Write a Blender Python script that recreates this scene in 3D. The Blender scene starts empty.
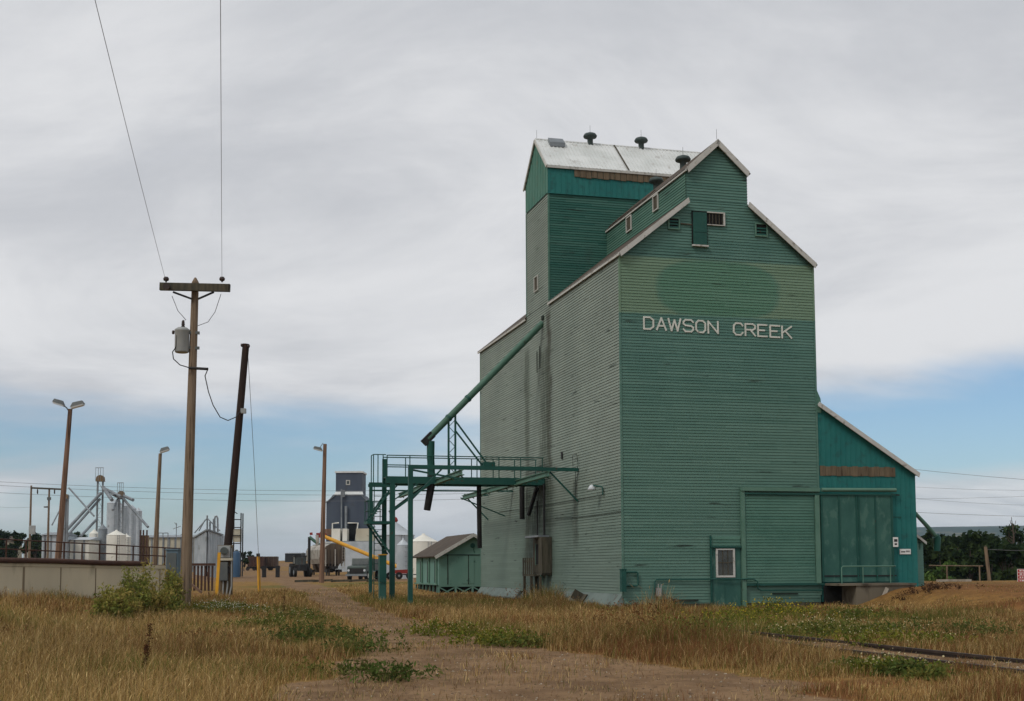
import bpy, math, random
import numpy as np
from mathutils import Vector, Matrix
random.seed(7); RNG = np.random.default_rng(11)
SC = bpy.context.scene
COL = SC.collection
# ------------------------------------------------------------------ camera model (used for the camera and to survey points)
F, PIT, ROL, CY, EYE = 1289.66, .0848, .0045, 458.189, 1.2208
BX, BY, YAW = 4.5643, 53.5172, .259          # near left corner of the elevator and its turn
CB, SB = math.cos(YAW), math.sin(YAW)
def ray(px, py):
    a, b = (px-512)/F, (CY-py)/F
    X = a*math.cos(ROL)+b*math.sin(ROL); Z = -a*math.sin(ROL)+b*math.cos(ROL)
    return (X, math.cos(PIT)-Z*math.sin(PIT), math.sin(PIT)+Z*math.cos(PIT))
def UP(px, py, Y):
    d = ray(px, py); t = Y/d[1]; return (d[0]*t, Y, EYE+d[2]*t)
def GP(px, py, z):
    d = ray(px, py); t = (z-EYE)/d[2]; return (d[0]*t, d[1]*t, z)
def toB(p):
    x, y = p[0]-BX, p[1]-BY; return (x*CB+y*SB, -x*SB+y*CB, p[2])
def toW(p):
    return (BX+p[0]*CB-p[1]*SB, BY+p[0]*SB+p[1]*CB, p[2])
OB = toB((0, 0, EYE))
def rB(px, py):
    d = ray(px, py); return (d[0]*CB+d[1]*SB, -d[0]*SB+d[1]*CB, d[2])
def PV(px, py, v):
    d = rB(px, py); t = (v-OB[1])/d[1]; return (OB[0]+t*d[0], v, OB[2]+t*d[2])
def PU(px, py, u):
    d = rB(px, py); t = (u-OB[0])/d[0]; return (u, OB[1]+t*d[1], OB[2]+t*d[2])
def sst(a, b, x):
    t = np.clip((np.asarray(x, float)-a)/(b-a), 0, 1); return t*t*(3-2*t)
# ------------------------------------------------------------------ terrain
def vnoise(x, y, s, seed=0):
    x = np.asarray(x, float)/s; y = np.asarray(y, float)/s
    xi = np.floor(x).astype(np.int64); yi = np.floor(y).astype(np.int64); fx = x-xi; fy = y-yi
    def h(i, j):
        n = (i*374761393+j*668265263+seed*974634777) & 0x7fffffff
        n = ((n ^ (n >> 13))*1274126177) & 0x7fffffff
        return ((n ^ (n >> 16)) & 0xffff)/65535.
    ux = fx*fx*(3-2*fx); uy = fy*fy*(3-2*fy)
    return (h(xi, yi)*(1-ux)+h(xi+1, yi)*ux)*(1-uy)+(h(xi, yi+1)*(1-ux)+h(xi+1, yi+1)*ux)*uy
def fbm(x, y, s, seed=0, o=4):
    t = 0; a = .5; n = 0
    for k in range(o): t = t+a*vnoise(x, y, s/2**k, seed+k*17); n += a; a *= .5
    return t/n
WN_ = (6/math.hypot(3.5, 6), -3.5/math.hypot(3.5, 6))
def path_dist(P, x, y):
    d = np.full(np.shape(x), 1e9)
    for (ax, ay), (bx, by) in zip(P[:-1], P[1:]):
        dx, dy = bx-ax, by-ay; t = np.clip(((x-ax)*dx+(y-ay)*dy)/(dx*dx+dy*dy), 0, 1); d = np.minimum(d, np.hypot(x-ax-t*dx, y-ay-t*dy))
    return d
RUT = [GP(a, b, -.5)[:2] for a, b in ((1150, 740), (820, 700), (610, 676), (480, 654), (415, 637), (372, 621), (335, 606), (302, 592), (282, 581))]
def ground(x, y):
    x = np.asarray(x, float); y = np.asarray(y, float)
    u = (x-BX)*CB+(y-BY)*SB; v = -(x-BX)*SB+(y-BY)*CB
    left = sst(-4, -12, x)*sst(35, 51, y)
    h = -.5+.5*left+.52*sst(62, 115, y)*(1-left)
    h = h+.62*sst(-11.2, -15, x)*sst(20, 33, y)*sst(60, 45, y)
    rd = path_dist(RUT, x, y); h = h-.05*sst(.34, .10, np.abs(rd-.8))*sst(70, 50, y)+.03*sst(.5, .0, np.abs(rd))*sst(70, 50, y)
    m = sst(9.2, 12.4, u+.5*(fbm(x, y, 3, 5)-.5))*sst(-15, -6.2, v+2.2*(fbm(x, y, 4, 9)-.5))
    m = m*sst(120, 75, y)
    h = np.maximum(h, -.5+.82*m)
    h = h+(.0045*np.clip(y-120, 0, 180)+.014*np.clip(y-300, 0, 300))*sst(10, -10, x-.05*y)
    h = h-4.5*sst(85, 150, y)*sst(.2, .27, x/np.maximum(y, 1))*sst(1500, 500, y)
    h = h+.10*(fbm(x, y, 2.2, 3)-.5)*sst(140, 60, y)*sst(-2, 2, np.hypot(u-4.5, np.maximum(np.abs(v-12)-13, 0))-3.5+0*u)
    r = np.hypot(x, y)
    hill = sst(2600, 6200, r)*165*sst(-2000, 2500, y)
    hill = hill*(.9+.2*fbm(x, y, 2600, 21))
    hill = hill*sst(-.12, .25, x/np.maximum(np.abs(y), 1))
    s = (x+15.85)*WN_[0]+(y-40)*WN_[1]; side = x+12.45+.262*(y-46)          # the raised yard behind the retaining wall
    m = sst(-.15, -.38, s)*sst(.3, -1.2, side)*sst(260, 140, y)
    h = h*(1-m)+m*1.28
    return h+hill
def gz(x, y): return float(ground(x, y))
# ------------------------------------------------------------------ materials
def lin(r, g, b):
    f = lambda c: (c/255/12.92) if c/255 <= .04045 else ((c/255+.055)/1.055)**2.4
    return (f(r), f(g), f(b), 1)
class NT:
    def __init__(s, name, world=False):
        s.m = bpy.data.materials.new(name); s.m.use_nodes = True; s.t = s.m.node_tree
        s.bsdf = s.t.nodes['Principled BSDF']; s.out = s.t.nodes['Material Output']
    def n(s, k, **kw):
        x = s.t.nodes.new(k)
        for a, b in kw.items(): setattr(x, a, b)
        return x
    def l(s, a, b): s.t.links.new(a, b)
    def put(s, sock, v):
        if hasattr(v, 'is_linked') or hasattr(v, 'links'): s.l(v, sock)
        else: sock.default_value = v
    def math(s, op, a, b=0., c=0.):
        x = s.n('ShaderNodeMath', operation=op)
        s.put(x.inputs[0], a); s.put(x.inputs[1], b); s.put(x.inputs[2], c); return x.outputs[0]
    def mix(s, f, a, b, blend='MIX'):
        x = s.n('ShaderNodeMix', data_type='RGBA', blend_type=blend)
        s.put(x.inputs[0], f); s.put(x.inputs[6], a); s.put(x.inputs[7], b); return x.outputs[2]
    def coord(s, scale=(1, 1, 1)):
        c = s.n('ShaderNodeTexCoord'); m = s.n('ShaderNodeMapping'); m.inputs['Scale'].default_value = scale
        s.l(c.outputs['Object'], m.inputs['Vector']); return m.outputs[0]
    def noise(s, scale, stretch=(1, 1, 1), detail=4, rough=.55):
        x = s.n('ShaderNodeTexNoise'); x.inputs['Scale'].default_value = scale; x.inputs['Detail'].default_value = detail
        x.inputs['Roughness'].default_value = rough; s.l(s.coord(stretch), x.inputs['Vector']); return x.outputs['Fac']
    def ramp(s, f, a, b):
        x = s.n('ShaderNodeMapRange', interpolation_type='SMOOTHSTEP'); s.put(x.inputs[0], f)
        x.inputs[1].default_value = a; x.inputs[2].default_value = b; return x.outputs[0]
    def xyz(s):
        c = s.n('ShaderNodeTexCoord'); q = s.n('ShaderNodeSeparateXYZ'); s.l(c.outputs['Object'], q.inputs[0]); return q.outputs
    def fin(s, color, rough=.8, metal=0., bump=None, bdist=.02, spec=.3):
        s.put(s.bsdf.inputs['Base Color'], color); s.put(s.bsdf.inputs['Roughness'], rough)
        s.bsdf.inputs['Metallic'].default_value = metal; s.bsdf.inputs['Specular IOR Level'].default_value = spec
        if bump is not None:
            b = s.n('ShaderNodeBump'); b.inputs['Strength'].default_value = 1; b.inputs['Distance'].default_value = bdist
            s.l(bump, b.inputs['Height']); s.l(b.outputs[0], s.bsdf.inputs['Normal'])
        return s.m
def pm(name, c1, c2, scale=3, stretch=(1, 1, 1), rough=.8, metal=0., dirt=None, dscale=8, dlo=.62, dhi=.72, bump=0., spec=.3):
    t = NT(name); f = t.ramp(t.noise(scale, stretch), .3, .7); c = t.mix(f, c1, c2)
    if dirt: c = t.mix(t.ramp(t.noise(dscale, stretch, 6), dlo, dhi), c, dirt)
    return t.fin(c, rough, metal, t.noise(scale*6, stretch) if bump else None, bump, spec)
def siding_mat(name, kind):
    t = NT(name); X, Y, Z = t.xyz(); Z = t.math('SUBTRACT', Z, .45)          # metres above the lowest board
    row = t.math('FLOOR', t.math('DIVIDE', Z, .125))
    run = X if kind != 'side' else Y
    seg = t.math('FLOOR', t.math('DIVIDE', t.math('ADD', run, t.math('MULTIPLY', row, 1.37)), 3.6))
    wn = t.n('ShaderNodeTexWhiteNoise', noise_dimensions='2D'); cv = t.n('ShaderNodeCombineXYZ')
    t.l(row, cv.inputs[0]); t.l(seg, cv.inputs[1]); t.l(cv.outputs[0], wn.inputs['Vector']); wv = wn.outputs['Value']
    if kind == 'gable':
        base, alt = lin(75, 113, 103), lin(83, 121, 110)
        c = t.mix(t.ramp(t.noise(.5), .35, .65), base, alt)
        # painted-over band and oval where an old emblem used to be
        zb = t.math('ADD', Z, t.math('MULTIPLY', X, -.005))
        wob = t.math('MULTIPLY', t.math('SUBTRACT', t.noise(4), .5), .10)
        band = t.math('MULTIPLY', t.ramp(t.math('ADD', zb, wob), 11.86, 11.95), t.ramp(t.math('ADD', zb, wob), 14.42, 14.26))
        ex = t.math('DIVIDE', t.math('SUBTRACT', X, 4.5), 2.78); ez = t.math('DIVIDE', t.math('SUBTRACT', Z, 13.08), 1.25)
        e4 = t.math('ADD', t.math('POWER', t.math('ABSOLUTE', ex), 2.6), t.math('POWER', t.math('ABSOLUTE', ez), 2.6))
        oval = t.ramp(t.math('ADD', e4, t.math('MULTIPLY', wob, 2.)), .78, 1.22)
        c = t.mix(t.math('MULTIPLY', band, t.math('MULTIPLY', oval, .92)), c, lin(112, 137, 112))
        inner = t.math('MULTIPLY', band, t.math('SUBTRACT', 1., oval))
        c = t.mix(t.math('MULTIPLY', inner, .9), c, lin(84, 125, 102))
        low = t.ramp(Z, 11.9, 5.)
        c = t.mix(t.math('MULTIPLY', low, .6), c, lin(90, 121, 107))
    elif kind == 'side':
        c = t.mix(t.ramp(t.noise(.35), .3, .7), lin(128, 138, 128), lin(140, 150, 139))
        low = t.ramp(t.math('ADD', Z, t.math('MULTIPLY', t.noise(.5), 3)), 9., 3.)
        c = t.mix(t.math('MULTIPLY', low, .7), c, lin(92, 114, 103))
        # rain streaks below the spout and the catwalk
        def streak(v0, w, z0, z1, amt, cc):
            nonlocal c
            d = t.math('ABSOLUTE', t.math('SUBTRACT', t.math('ADD', Y, t.math('MULTIPLY', t.math('SUBTRACT', t.noise(.7), .5), 1.2)), v0))
            m = t.math('MULTIPLY', t.ramp(d, w, w*.25), t.math('MULTIPLY', t.ramp(Z, z0, z0+1.2), t.ramp(Z, z1, z1-.6)))
            m = t.math('MULTIPLY', m, t.ramp(t.noise(2.2, (1, 3, .35), 6), .25, .52))
            c = t.mix(t.math('MULTIPLY', m, amt), c, cc)
        streak(10.5, .55, 4.5, 14.3, .95, lin(72, 66, 56))
        streak(11.2, 1.6, 2.0, 12.5, .75, lin(74, 80, 66))
        streak(14.6, .7, 1.0, 13.0, .8, lin(78, 84, 70))
        streak(12.4, 3.6, .3, 6.6, .85, lin(54, 62, 52))
        streak(6.4, .6, 1.6, 5.6, .7, lin(62, 68, 58))
    elif kind == 'tower':
        c = t.mix(t.ramp(t.noise(.5), .35, .65), lin(36, 88, 78), lin(44, 96, 84))
        d = t.ramp(t.noise(1.1, (1, 1, .5), 6), .5, .68)
        c = t.mix(t.math('MULTIPLY', d, t.math('MULTIPLY', t.ramp(X, 1.2, 3.2), t.math('MULTIPLY', t.ramp(Z, 18.9, 17.6), .8))), c, lin(44, 58, 50))
    else:
        c = t.mix(t.ramp(t.noise(.6), .35, .65), lin(66, 106, 92), lin(76, 116, 101))
    c = t.mix(.10, c, t.mix(wv, lin(40, 70, 60), lin(140, 165, 150)), 'MIX')
    st = (1, 1, 9) if kind != 'side' else (1, 1, 9)
    c = t.mix(t.math('MULTIPLY', t.ramp(t.noise(.55, st, 7), .62, .72), .8), c, lin(40, 52, 44))
    c = t.mix(t.math('MULTIPLY', t.ramp(t.noise(7, (1, 1, 3), 5), .66, .78), .5), c, lin(120, 126, 112))
    return t.fin(c, .75, 0, t.noise(14, (1, 1, 4)), .006)
M = {}
def mats():
    M['gable'] = siding_mat('painted_siding', 'gable'); M['side'] = siding_mat('weathered_siding', 'side')
    M['tower'] = siding_mat('tower_siding', 'tower'); M['sid'] = siding_mat('plain_siding', 'plain')
    M['lap'] = pm('lap_shade_dark_board', lin(36, 46, 40), lin(48, 56, 48), 6, rough=.95)  # dark colour paints shade under the siding laps; also serves boards and cables
    M['teal'] = pm('teal_cladding', lin(32, 106, 103), lin(42, 114, 109), .7, rough=.75, dirt=lin(40, 92, 88), dscale=2.5, dlo=.5)
    M['teal_old'] = pm('faded_teal_cladding', lin(76, 124, 110), lin(88, 131, 116), .9, rough=.7, dirt=lin(108, 104, 82), dscale=1.2, dlo=.55, dhi=.75)
    M['tealdoor'] = pm('scuffed_teal_steel', lin(44, 86, 78), lin(58, 100, 90), 1.6, (1, 1, .6), rough=.7, dirt=lin(72, 109, 98), dscale=3, dlo=.52, dhi=.66)
    M['green'] = pm('green_paint', lin(26, 74, 66), lin(32, 82, 72), 1.3, rough=.55, dirt=lin(60, 62, 52), dscale=5, dlo=.64)
    M['greenpale'] = pm('pale_green_paint', lin(82, 118, 102), lin(94, 128, 112), 1.3, rough=.6, dirt=lin(70, 66, 54), dscale=5, dlo=.66)
    M['pipe'] = pm('green_pipe_paint', lin(64, 98, 82), lin(76, 110, 94), .8, rough=.55, dirt=lin(60, 70, 60), dscale=3)
    M['shed'] = pm('faded_green_boards', lin(96, 134, 122), lin(106, 142, 130), 1.2, (1, 1, .4), rough=.8, dirt=lin(50, 84, 72), dscale=4)
    M['galv'] = pm('galvanised_roof', lin(205, 208, 205), lin(222, 224, 222), .8, rough=.5, metal=.15, dirt=lin(188, 187, 182), dscale=2, dlo=.55)
    M['steel'] = pm('grey_bin_steel', lin(168, 176, 180), lin(190, 196, 200), .6, rough=.45, metal=.25, dirt=lin(140, 142, 138), dscale=.9)
    M['steeld'] = pm('dull_steel', lin(116, 122, 126), lin(138, 144, 148), .9, rough=.5, metal=.2, dirt=lin(96, 90, 80), dscale=2)
    M['white'] = pm('white_bin_paint', lin(214, 212, 200), lin(228, 226, 216), .5, rough=.6, dirt=lin(180, 174, 156), dscale=1.4)
    M['trim'] = pm('weathered_white_trim', lin(182, 182, 176), lin(196, 195, 189), 2.5, rough=.85, dirt=lin(140, 136, 126), dscale=5, dlo=.55)
    M['letter'] = pm('white_letter_paint', lin(200, 202, 192), lin(214, 215, 206), 4, rough=.8, dirt=lin(150, 165, 152), dscale=9, dlo=.6)
    M['rain'] = pm('wall_stain', lin(118, 104, 84), lin(138, 124, 102), 2, (1, 1, .3), rough=.95)
    M['vent'] = pm('dark_vent_paint', lin(58, 70, 68), lin(70, 82, 80), 2, rough=.6)
    M['board'] = pm('bare_weathered_boards', lin(116, 102, 82), lin(94, 82, 66), 3, (2.2, 2.2, .25), rough=.95, dirt=lin(70, 58, 46), dscale=3)
    M['wood'] = pm('grey_brown_pole_wood', lin(136, 118, 98), lin(112, 96, 79), 3, (5, 5, .25), rough=.95, dirt=lin(70, 57, 46), dscale=3, dlo=.53, bump=.004)
    M['woodred'] = pm('red_brown_pole_wood', lin(134, 106, 88), lin(110, 86, 70), 2, (5, 5, .2), rough=.95, dirt=lin(56, 44, 38), dscale=2, dlo=.5, bump=.004)
    M['tar'] = pm('tarred_pole_wood', lin(42, 34, 30), lin(56, 42, 36), 3, (5, 5, .2), rough=.9, dirt=lin(92, 54, 40), dscale=2, dlo=.6, bump=.004)
    M['dkwood'] = pm('dark_old_planks', lin(64, 62, 52), lin(88, 82, 68), 3, (3, 3, .4), rough=.95, dirt=lin(36, 34, 30), dscale=4)
    M['shingle'] = pm('brown_roof_felt', lin(70, 62, 54), lin(86, 76, 66), 1.4, rough=.95, dirt=lin(66, 58, 50), dscale=5)
    M['rust'] = pm('rusty_steel', lin(84, 60, 50), lin(66, 48, 42), 1.5, rough=.9, dirt=lin(50, 36, 34), dscale=3)
    M['rail'] = pm('rail_steel', lin(70, 58, 50), lin(52, 44, 40), 2, rough=.6, metal=.3)
    M['black'] = pm('black_steel', lin(30, 30, 31), lin(42, 41, 40), 2, rough=.6)
    M['tyre'] = pm('tyre_rubber', lin(30, 29, 28), lin(44, 42, 40), 4, rough=.9)
    M['conc'] = pm('old_concrete', lin(204, 191, 164), lin(184, 172, 148), .5, (1, 1, .3), rough=.95, dirt=lin(88, 78, 62), dscale=1.2, dlo=.55, dhi=.8, bump=.01)
    M['dock'] = pm('dirty_dock_concrete', lin(118, 110, 95), lin(100, 93, 80), .8, (1, 1, .4), rough=.95, dirt=lin(72, 64, 54), dscale=2, dlo=.5, bump=.01)
    M['skirt'] = pm('tin_skirting', lin(114, 127, 121), lin(98, 112, 107), 1.2, rough=.7, dirt=lin(84, 78, 66), dscale=3, dlo=.55)
    M['glass'] = pm('dark_window_glass', lin(58, 64, 62), lin(76, 80, 76), 2, rough=.12, spec=.6)
    M['dark'] = pm('dark_opening', lin(20, 22, 21), lin(28, 28, 26), 2, rough=.95)
    M['blue'] = pm('blue_grey_paint', lin(92, 112, 124), lin(104, 122, 132), 1, rough=.55)
    M['tank'] = pm('blue_paint', lin(50, 78, 104), lin(58, 86, 112), 1, rough=.5)
    M['meter'] = pm('grey_meter_enamel', lin(146, 150, 148), lin(160, 162, 160), 2, rough=.5)
    M['boxgrey'] = pm('dark_grey_enclosure', lin(84, 90, 90), lin(98, 102, 100), 2, rough=.55)
    M['yellow'] = pm('yellow_guard_plastic', lin(214, 158, 40), lin(196, 142, 36), 2, rough=.5, dirt=lin(150, 104, 40), dscale=4)
    M['auger'] = pm('yellow_auger_paint', lin(206, 150, 40), lin(190, 140, 44), 1, rough=.5)
    M['red'] = pm('red_machine_paint', lin(150, 48, 40), lin(120, 44, 38), 1, rough=.5)
    M['slate'] = pm('slate_grey_cladding', lin(64, 73, 87), lin(73, 82, 95), .4, (1, 1, .3), rough=.6, dirt=lin(70, 76, 84), dscale=.8)
    M['beige'] = pm('beige_cladding', lin(190, 184, 164), lin(176, 170, 150), .4, rough=.7, dirt=lin(150, 142, 122), dscale=1)
    M['hopper'] = pm('grey_railcar_paint', lin(176, 172, 162), lin(160, 156, 146), .6, rough=.6, dirt=lin(112, 96, 80), dscale=1.2, dlo=.52)
    M['hopend'] = pm('grimy_railcar_end', lin(96, 84, 70), lin(70, 60, 52), .8, (3, 3, .3), rough=.8, dirt=lin(120, 84, 58), dscale=1.2)
    M['truck'] = pm('grey_green_truck_paint', lin(74, 84, 78), lin(62, 72, 67), 1, rough=.45, dirt=lin(110, 100, 84), dscale=2)
    M['leghead'] = pm('brown_leg_head', lin(132, 108, 74), lin(116, 94, 66), 1, rough=.7)
    M['wire'] = pm('cable_jacket', lin(104, 106, 110), lin(116, 117, 120), 1, rough=.6)
    M['porc'] = pm('brown_porcelain', lin(54, 44, 40), lin(66, 52, 46), 3, rough=.25)
    M['signred'] = pm('red_sign_paint', lin(176, 50, 52), lin(186, 58, 58), 2, rough=.5)
    M['signwhite'] = pm('white_sign_paint', lin(220, 220, 216), lin(228, 228, 224), 2, rough=.5)
    M['signdark'] = pm('dark_sign_print', lin(60, 62, 62), lin(50, 52, 54), 2, rough=.6)
    M['lens'] = pm('lamp_glass', lin(190, 196, 200), lin(204, 208, 210), 2, rough=.2)
    M['stone'] = pm('pale_gravel', lin(150, 140, 124), lin(176, 168, 154), 3, rough=.9)
    M['bark'] = pm('tree_bark', lin(72, 62, 52), lin(92, 80, 68), 3, (3, 3, .5), rough=.95)
    M['stem'] = pm('weed_stem', lin(110, 96, 60), lin(92, 84, 50), 3, rough=.9)
    for k, tr in (('leaf', .25), ('grass', .3)):
        t = NT('attribute_'+k); a = t.n('ShaderNodeAttribute', attribute_name='tint')
        d = t.n('ShaderNodeBsdfDiffuse'); tl = t.n('ShaderNodeBsdfTranslucent'); mx = t.n('ShaderNodeMixShader'); mx.inputs[0].default_value = tr
        t.l(a.outputs['Color'], d.inputs[0]); t.l(a.outputs['Color'], tl.inputs[0]); t.l(d.outputs[0], mx.inputs[1]); t.l(tl.outputs[0], mx.inputs[2])
        t.l(mx.outputs[0], t.out.inputs[0]); M[k] = t.m
mats()
# ------------------------------------------------------------------ mesh builder and object helpers
ORG = {}
def place(fr, o): return toW(o) if fr == 'B' else tuple(o)
def tag(o, label=None, cat=None, group=None, kind=None):
    if label: o['label'] = label
    if cat: o['category'] = cat
    if group: o['group'] = group
    if kind: o['kind'] = kind
    return o
def thing(name, label, cat, origin, fr='W', group=None):
    o = bpy.data.objects.new(name, None); COL.objects.link(o); o.empty_display_size = .2
    o.location = place(fr, origin); o.rotation_euler = (0, 0, YAW if fr == 'B' else 0)
    ORG[o.name] = tuple(origin); return tag(o, label, cat, group)
class MB:
    def __init__(s): s.v = []; s.f = []; s.m = []; s.s = []
    def face(s, pts, mi=0, sm=False):
        b = len(s.v); s.v += [tuple(p) for p in pts]; s.f.append(tuple(range(b, b+len(pts)))); s.m.append(mi); s.s.append(sm); return s
    def hexa(s, p, mi=0):
        b = len(s.v); s.v += [tuple(q) for q in p]
        for f in ((0, 3, 2, 1), (4, 5, 6, 7), (0, 1, 5, 4), (1, 2, 6, 5), (2, 3, 7, 6), (3, 0, 4, 7)):
            s.f.append(tuple(b+i for i in f)); s.m.append(mi); s.s.append(False)
        return s
    def box(s, a, b, mi=0):
        (x0, y0, z0), (x1, y1, z1) = [min(p, q) for p, q in zip(a, b)], [max(p, q) for p, q in zip(a, b)]
        return s.hexa([(x0, y0, z0), (x1, y0, z0), (x1, y1, z0), (x0, y1, z0), (x0, y0, z1), (x1, y0, z1), (x1, y1, z1), (x0, y1, z1)], mi)
    def beam(s, p, q, w, h=None, mi=0, up=(0, 0, 1)):
        h = h or w; p, q = Vector(p), Vector(q); d = (q-p).normalized(); u = Vector(up)
        if abs(d.dot(u)) > .98: u = Vector((0, 1, 0))
        a = d.cross(u).normalized()*w/2; b = a.cross(d).normalized()*h/2
        return s.hexa([p-a-b, p+a-b, p+a+b, p-a+b, q-a-b, q+a-b, q+a+b, q-a+b], mi)
    def prism(s, poly, vec, mi=0):
        vec = Vector(vec); A = [Vector(p) for p in poly]; Bq = [p+vec for p in A]
        s.face(A, mi); s.face(Bq[::-1], mi)
        for i in range(len(A)):
            j = (i+1) % len(A); s.face([A[j], A[i], Bq[i], Bq[j]], mi)
        return s
    def tube(s, pts, r, n=8, mi=0, cap=True):
        P = [Vector(p) for p in pts]; R = r if isinstance(r, (list, tuple)) else [r]*len(P)
        rings = []; prev = None
        for i, p in enumerate(P):
            d = (P[min(i+1, len(P)-1)]-P[max(i-1, 0)]).normalized()
            u = prev if prev is not None else (Vector((0, 0, 1)) if abs(d.z) < .9 else Vector((1, 0, 0)))
            a = (u-d*u.dot(d)).normalized(); prev = a; b = d.cross(a)
            rings.append([p+(a*math.cos(t)+b*math.sin(t))*R[i] for t in [2*math.pi*k/n for k in range(n)]])
        b0 = len(s.v)
        for rg in rings: s.v += [tuple(q) for q in rg]
        for i in range(len(P)-1):
            for k in range(n):
                k2 = (k+1) % n; s.f.append((b0+i*n+k, b0+i*n+k2, b0+(i+1)*n+k2, b0+(i+1)*n+k)); s.m.append(mi); s.s.append(True)
        if cap: s.face(rings[0][::-1], mi); s.face(rings[-1], mi)
        return s
    def lathe(s, c, prof, n=16, mi=0, sm=True):
        b0 = len(s.v)
        for r, z in prof: s.v += [(c[0]+r*math.cos(2*math.pi*k/n), c[1]+r*math.sin(2*math.pi*k/n), c[2]+z) for k in range(n)]
        for i in range(len(prof)-1):
            for k in range(n):
                k2 = (k+1) % n; s.f.append((b0+i*n+k, b0+i*n+k2, b0+(i+1)*n+k2, b0+(i+1)*n+k)); s.m.append(mi); s.s.append(sm)
        for i, fl in ((0, True), (len(prof)-1, False)):
            if prof[i][0] > 1e-4:
                q = [s.v[b0+i*n+k] for k in range(n)]; s.face(q[::-1] if fl else q, mi)
        return s
    def siding(s, poly, to3, row=.125, prot=.027, z0=None):
        zs = [p[1] for p in poly]; lo, hi = min(zs), max(zs); k = math.floor(lo/row)
        def ext(z):
            xs = []
            for i in range(len(poly)):
                (a, za), (b, zb) = poly[i], poly[(i+1) % len(poly)]
                if (za-z)*(zb-z) <= 0 and za != zb: xs.append(a+(b-a)*(z-za)/(zb-za))
            return (min(xs), max(xs)) if len(xs) > 1 else None
        while k*row < hi-1e-6:
            a, b = max(lo, k*row), min(hi, (k+1)*row); k += 1
            if b-a < .01: continue
            ea, eb = ext(a+1e-4), ext(b-1e-4)
            if not ea or not eb: continue
            s.face([to3(ea[0], a, prot), to3(ea[1], a, prot), to3(eb[1], b, .004), to3(eb[0], b, .004)], 0)
            s.face([to3(ea[0], a, 0), to3(ea[1], a, 0), to3(ea[1], a, prot), to3(ea[0], a, prot)], 1)  # underside strip, coloured dark as lap shade
        return s
    def build(s, name, mat, parent=None, origin=None, fr='W', **tg):
        o = ORG[parent.name] if parent is not None else (origin or (0, 0, 0))
        me = bpy.data.meshes.new(name); me.from_pydata([(p[0]-o[0], p[1]-o[1], p[2]-o[2]) for p in s.v], [], s.f)
        ml = mat if isinstance(mat, (list, tuple)) else [mat]
        for k in ml: me.materials.append(M[k] if isinstance(k, str) else k)
        me.polygons.foreach_set('material_index', s.m); me.polygons.foreach_set('use_smooth', s.s); me.update()
        ob = bpy.data.objects.new(name, me); COL.objects.link(ob)
        if parent is not None: ob.parent = parent
        else:
            ob.location = place(fr, o); ob.rotation_euler = (0, 0, YAW if fr == 'B' else 0)
        ORG[ob.name] = tuple(o); return tag(ob, **tg)
def dup(root, loc=None, label=None, group=None, scale=None, rot=None, par=None):
    r = root.copy(); COL.objects.link(r)
    if par is not None: r.parent = par
    if loc is not None: r.location = loc
    if label: r['label'] = label
    if group: r['group'] = group
    if scale: r.scale = scale
    if rot is not None: r.rotation_euler = (0, 0, rot)
    for ch in list(root.children): dup(ch, par=r)
    return r
def np_mesh(name, V, Fq, mat, tint=None, parent=None, loc=None, smooth=False, **tg):
    """quads (n,4) or tris (n,3) from numpy arrays, with a per-vertex tint"""
    me = bpy.data.meshes.new(name); nv = len(V); nf, k = Fq.shape
    me.vertices.add(nv); me.vertices.foreach_set('co', np.ascontiguousarray(V, np.float32).ravel())
    me.loops.add(nf*k); me.loops.foreach_set('vertex_index', np.ascontiguousarray(Fq, np.int32).ravel())
    me.polygons.add(nf); me.polygons.foreach_set('loop_start', np.arange(0, nf*k, k, dtype=np.int32))
    me.materials.append(M[mat] if isinstance(mat, str) else mat)
    if smooth: me.polygons.foreach_set('use_smooth', np.ones(nf, bool))
    me.update(calc_edges=True)
    if tint is not None:
        a = me.attributes.new('tint', 'FLOAT_COLOR', 'POINT'); c = np.ones((nv, 4), np.float32); c[:, :3] = tint; a.data.foreach_set('color', c.ravel())
    me.validate()
    ob = bpy.data.objects.new(name, me); COL.objects.link(ob)
    if parent is not None: ob.parent = parent
    if loc is not None: ob.location = loc
    return tag(ob, **tg)
def wire(name, pts, r, label, group=None, cat='wire', mat='wire', n=5):
    o = pts[0]
    return MB().tube(pts, r, n, cap=False).build(name, mat, origin=o, label=label, cat=cat, group=group)
def sag(p, q, d, n=14):
    p, q = Vector(p), Vector(q); return [tuple(p.lerp(q, t)-Vector((0, 0, 4*d*t*(1-t)))) for t in [i/n for i in range(n+1)]]
# ------------------------------------------------------------------ camera, sky, sun
cd = bpy.data.cameras.new('camera'); cam = bpy.data.objects.new('camera', cd); COL.objects.link(cam)
cd.sensor_width = 36; cd.lens = F/1024*36; cd.shift_y = (CY-350.5)/1024; cd.clip_start = .1; cd.clip_end = 30000
cam.matrix_world = Matrix.Translation((0, 0, EYE)) @ Matrix.Rotation(math.pi/2+PIT, 4, 'X') @ Matrix.Rotation(-ROL, 4, 'Z')
SC.camera = cam
SUN_EL, SUN_AZ = math.radians(47), math.radians(222)      # azimuth clockwise from +Y: behind the camera, to the left
sd = Vector((math.sin(SUN_AZ)*math.cos(SUN_EL), math.cos(SUN_AZ)*math.cos(SUN_EL), math.sin(SUN_EL)))
sl = bpy.data.lights.new('sun', 'SUN'); sl.energy = 1.15; sl.angle = math.radians(14); sl.color = (1, .95, .88)
so = bpy.data.objects.new('sun', sl); COL.objects.link(so); so.rotation_euler = sd.to_track_quat('Z', 'Y').to_euler(); so.location = (-30, -20, 60)
W = bpy.data.worlds.new('World'); SC.world = W; W.use_nodes = True
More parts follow.
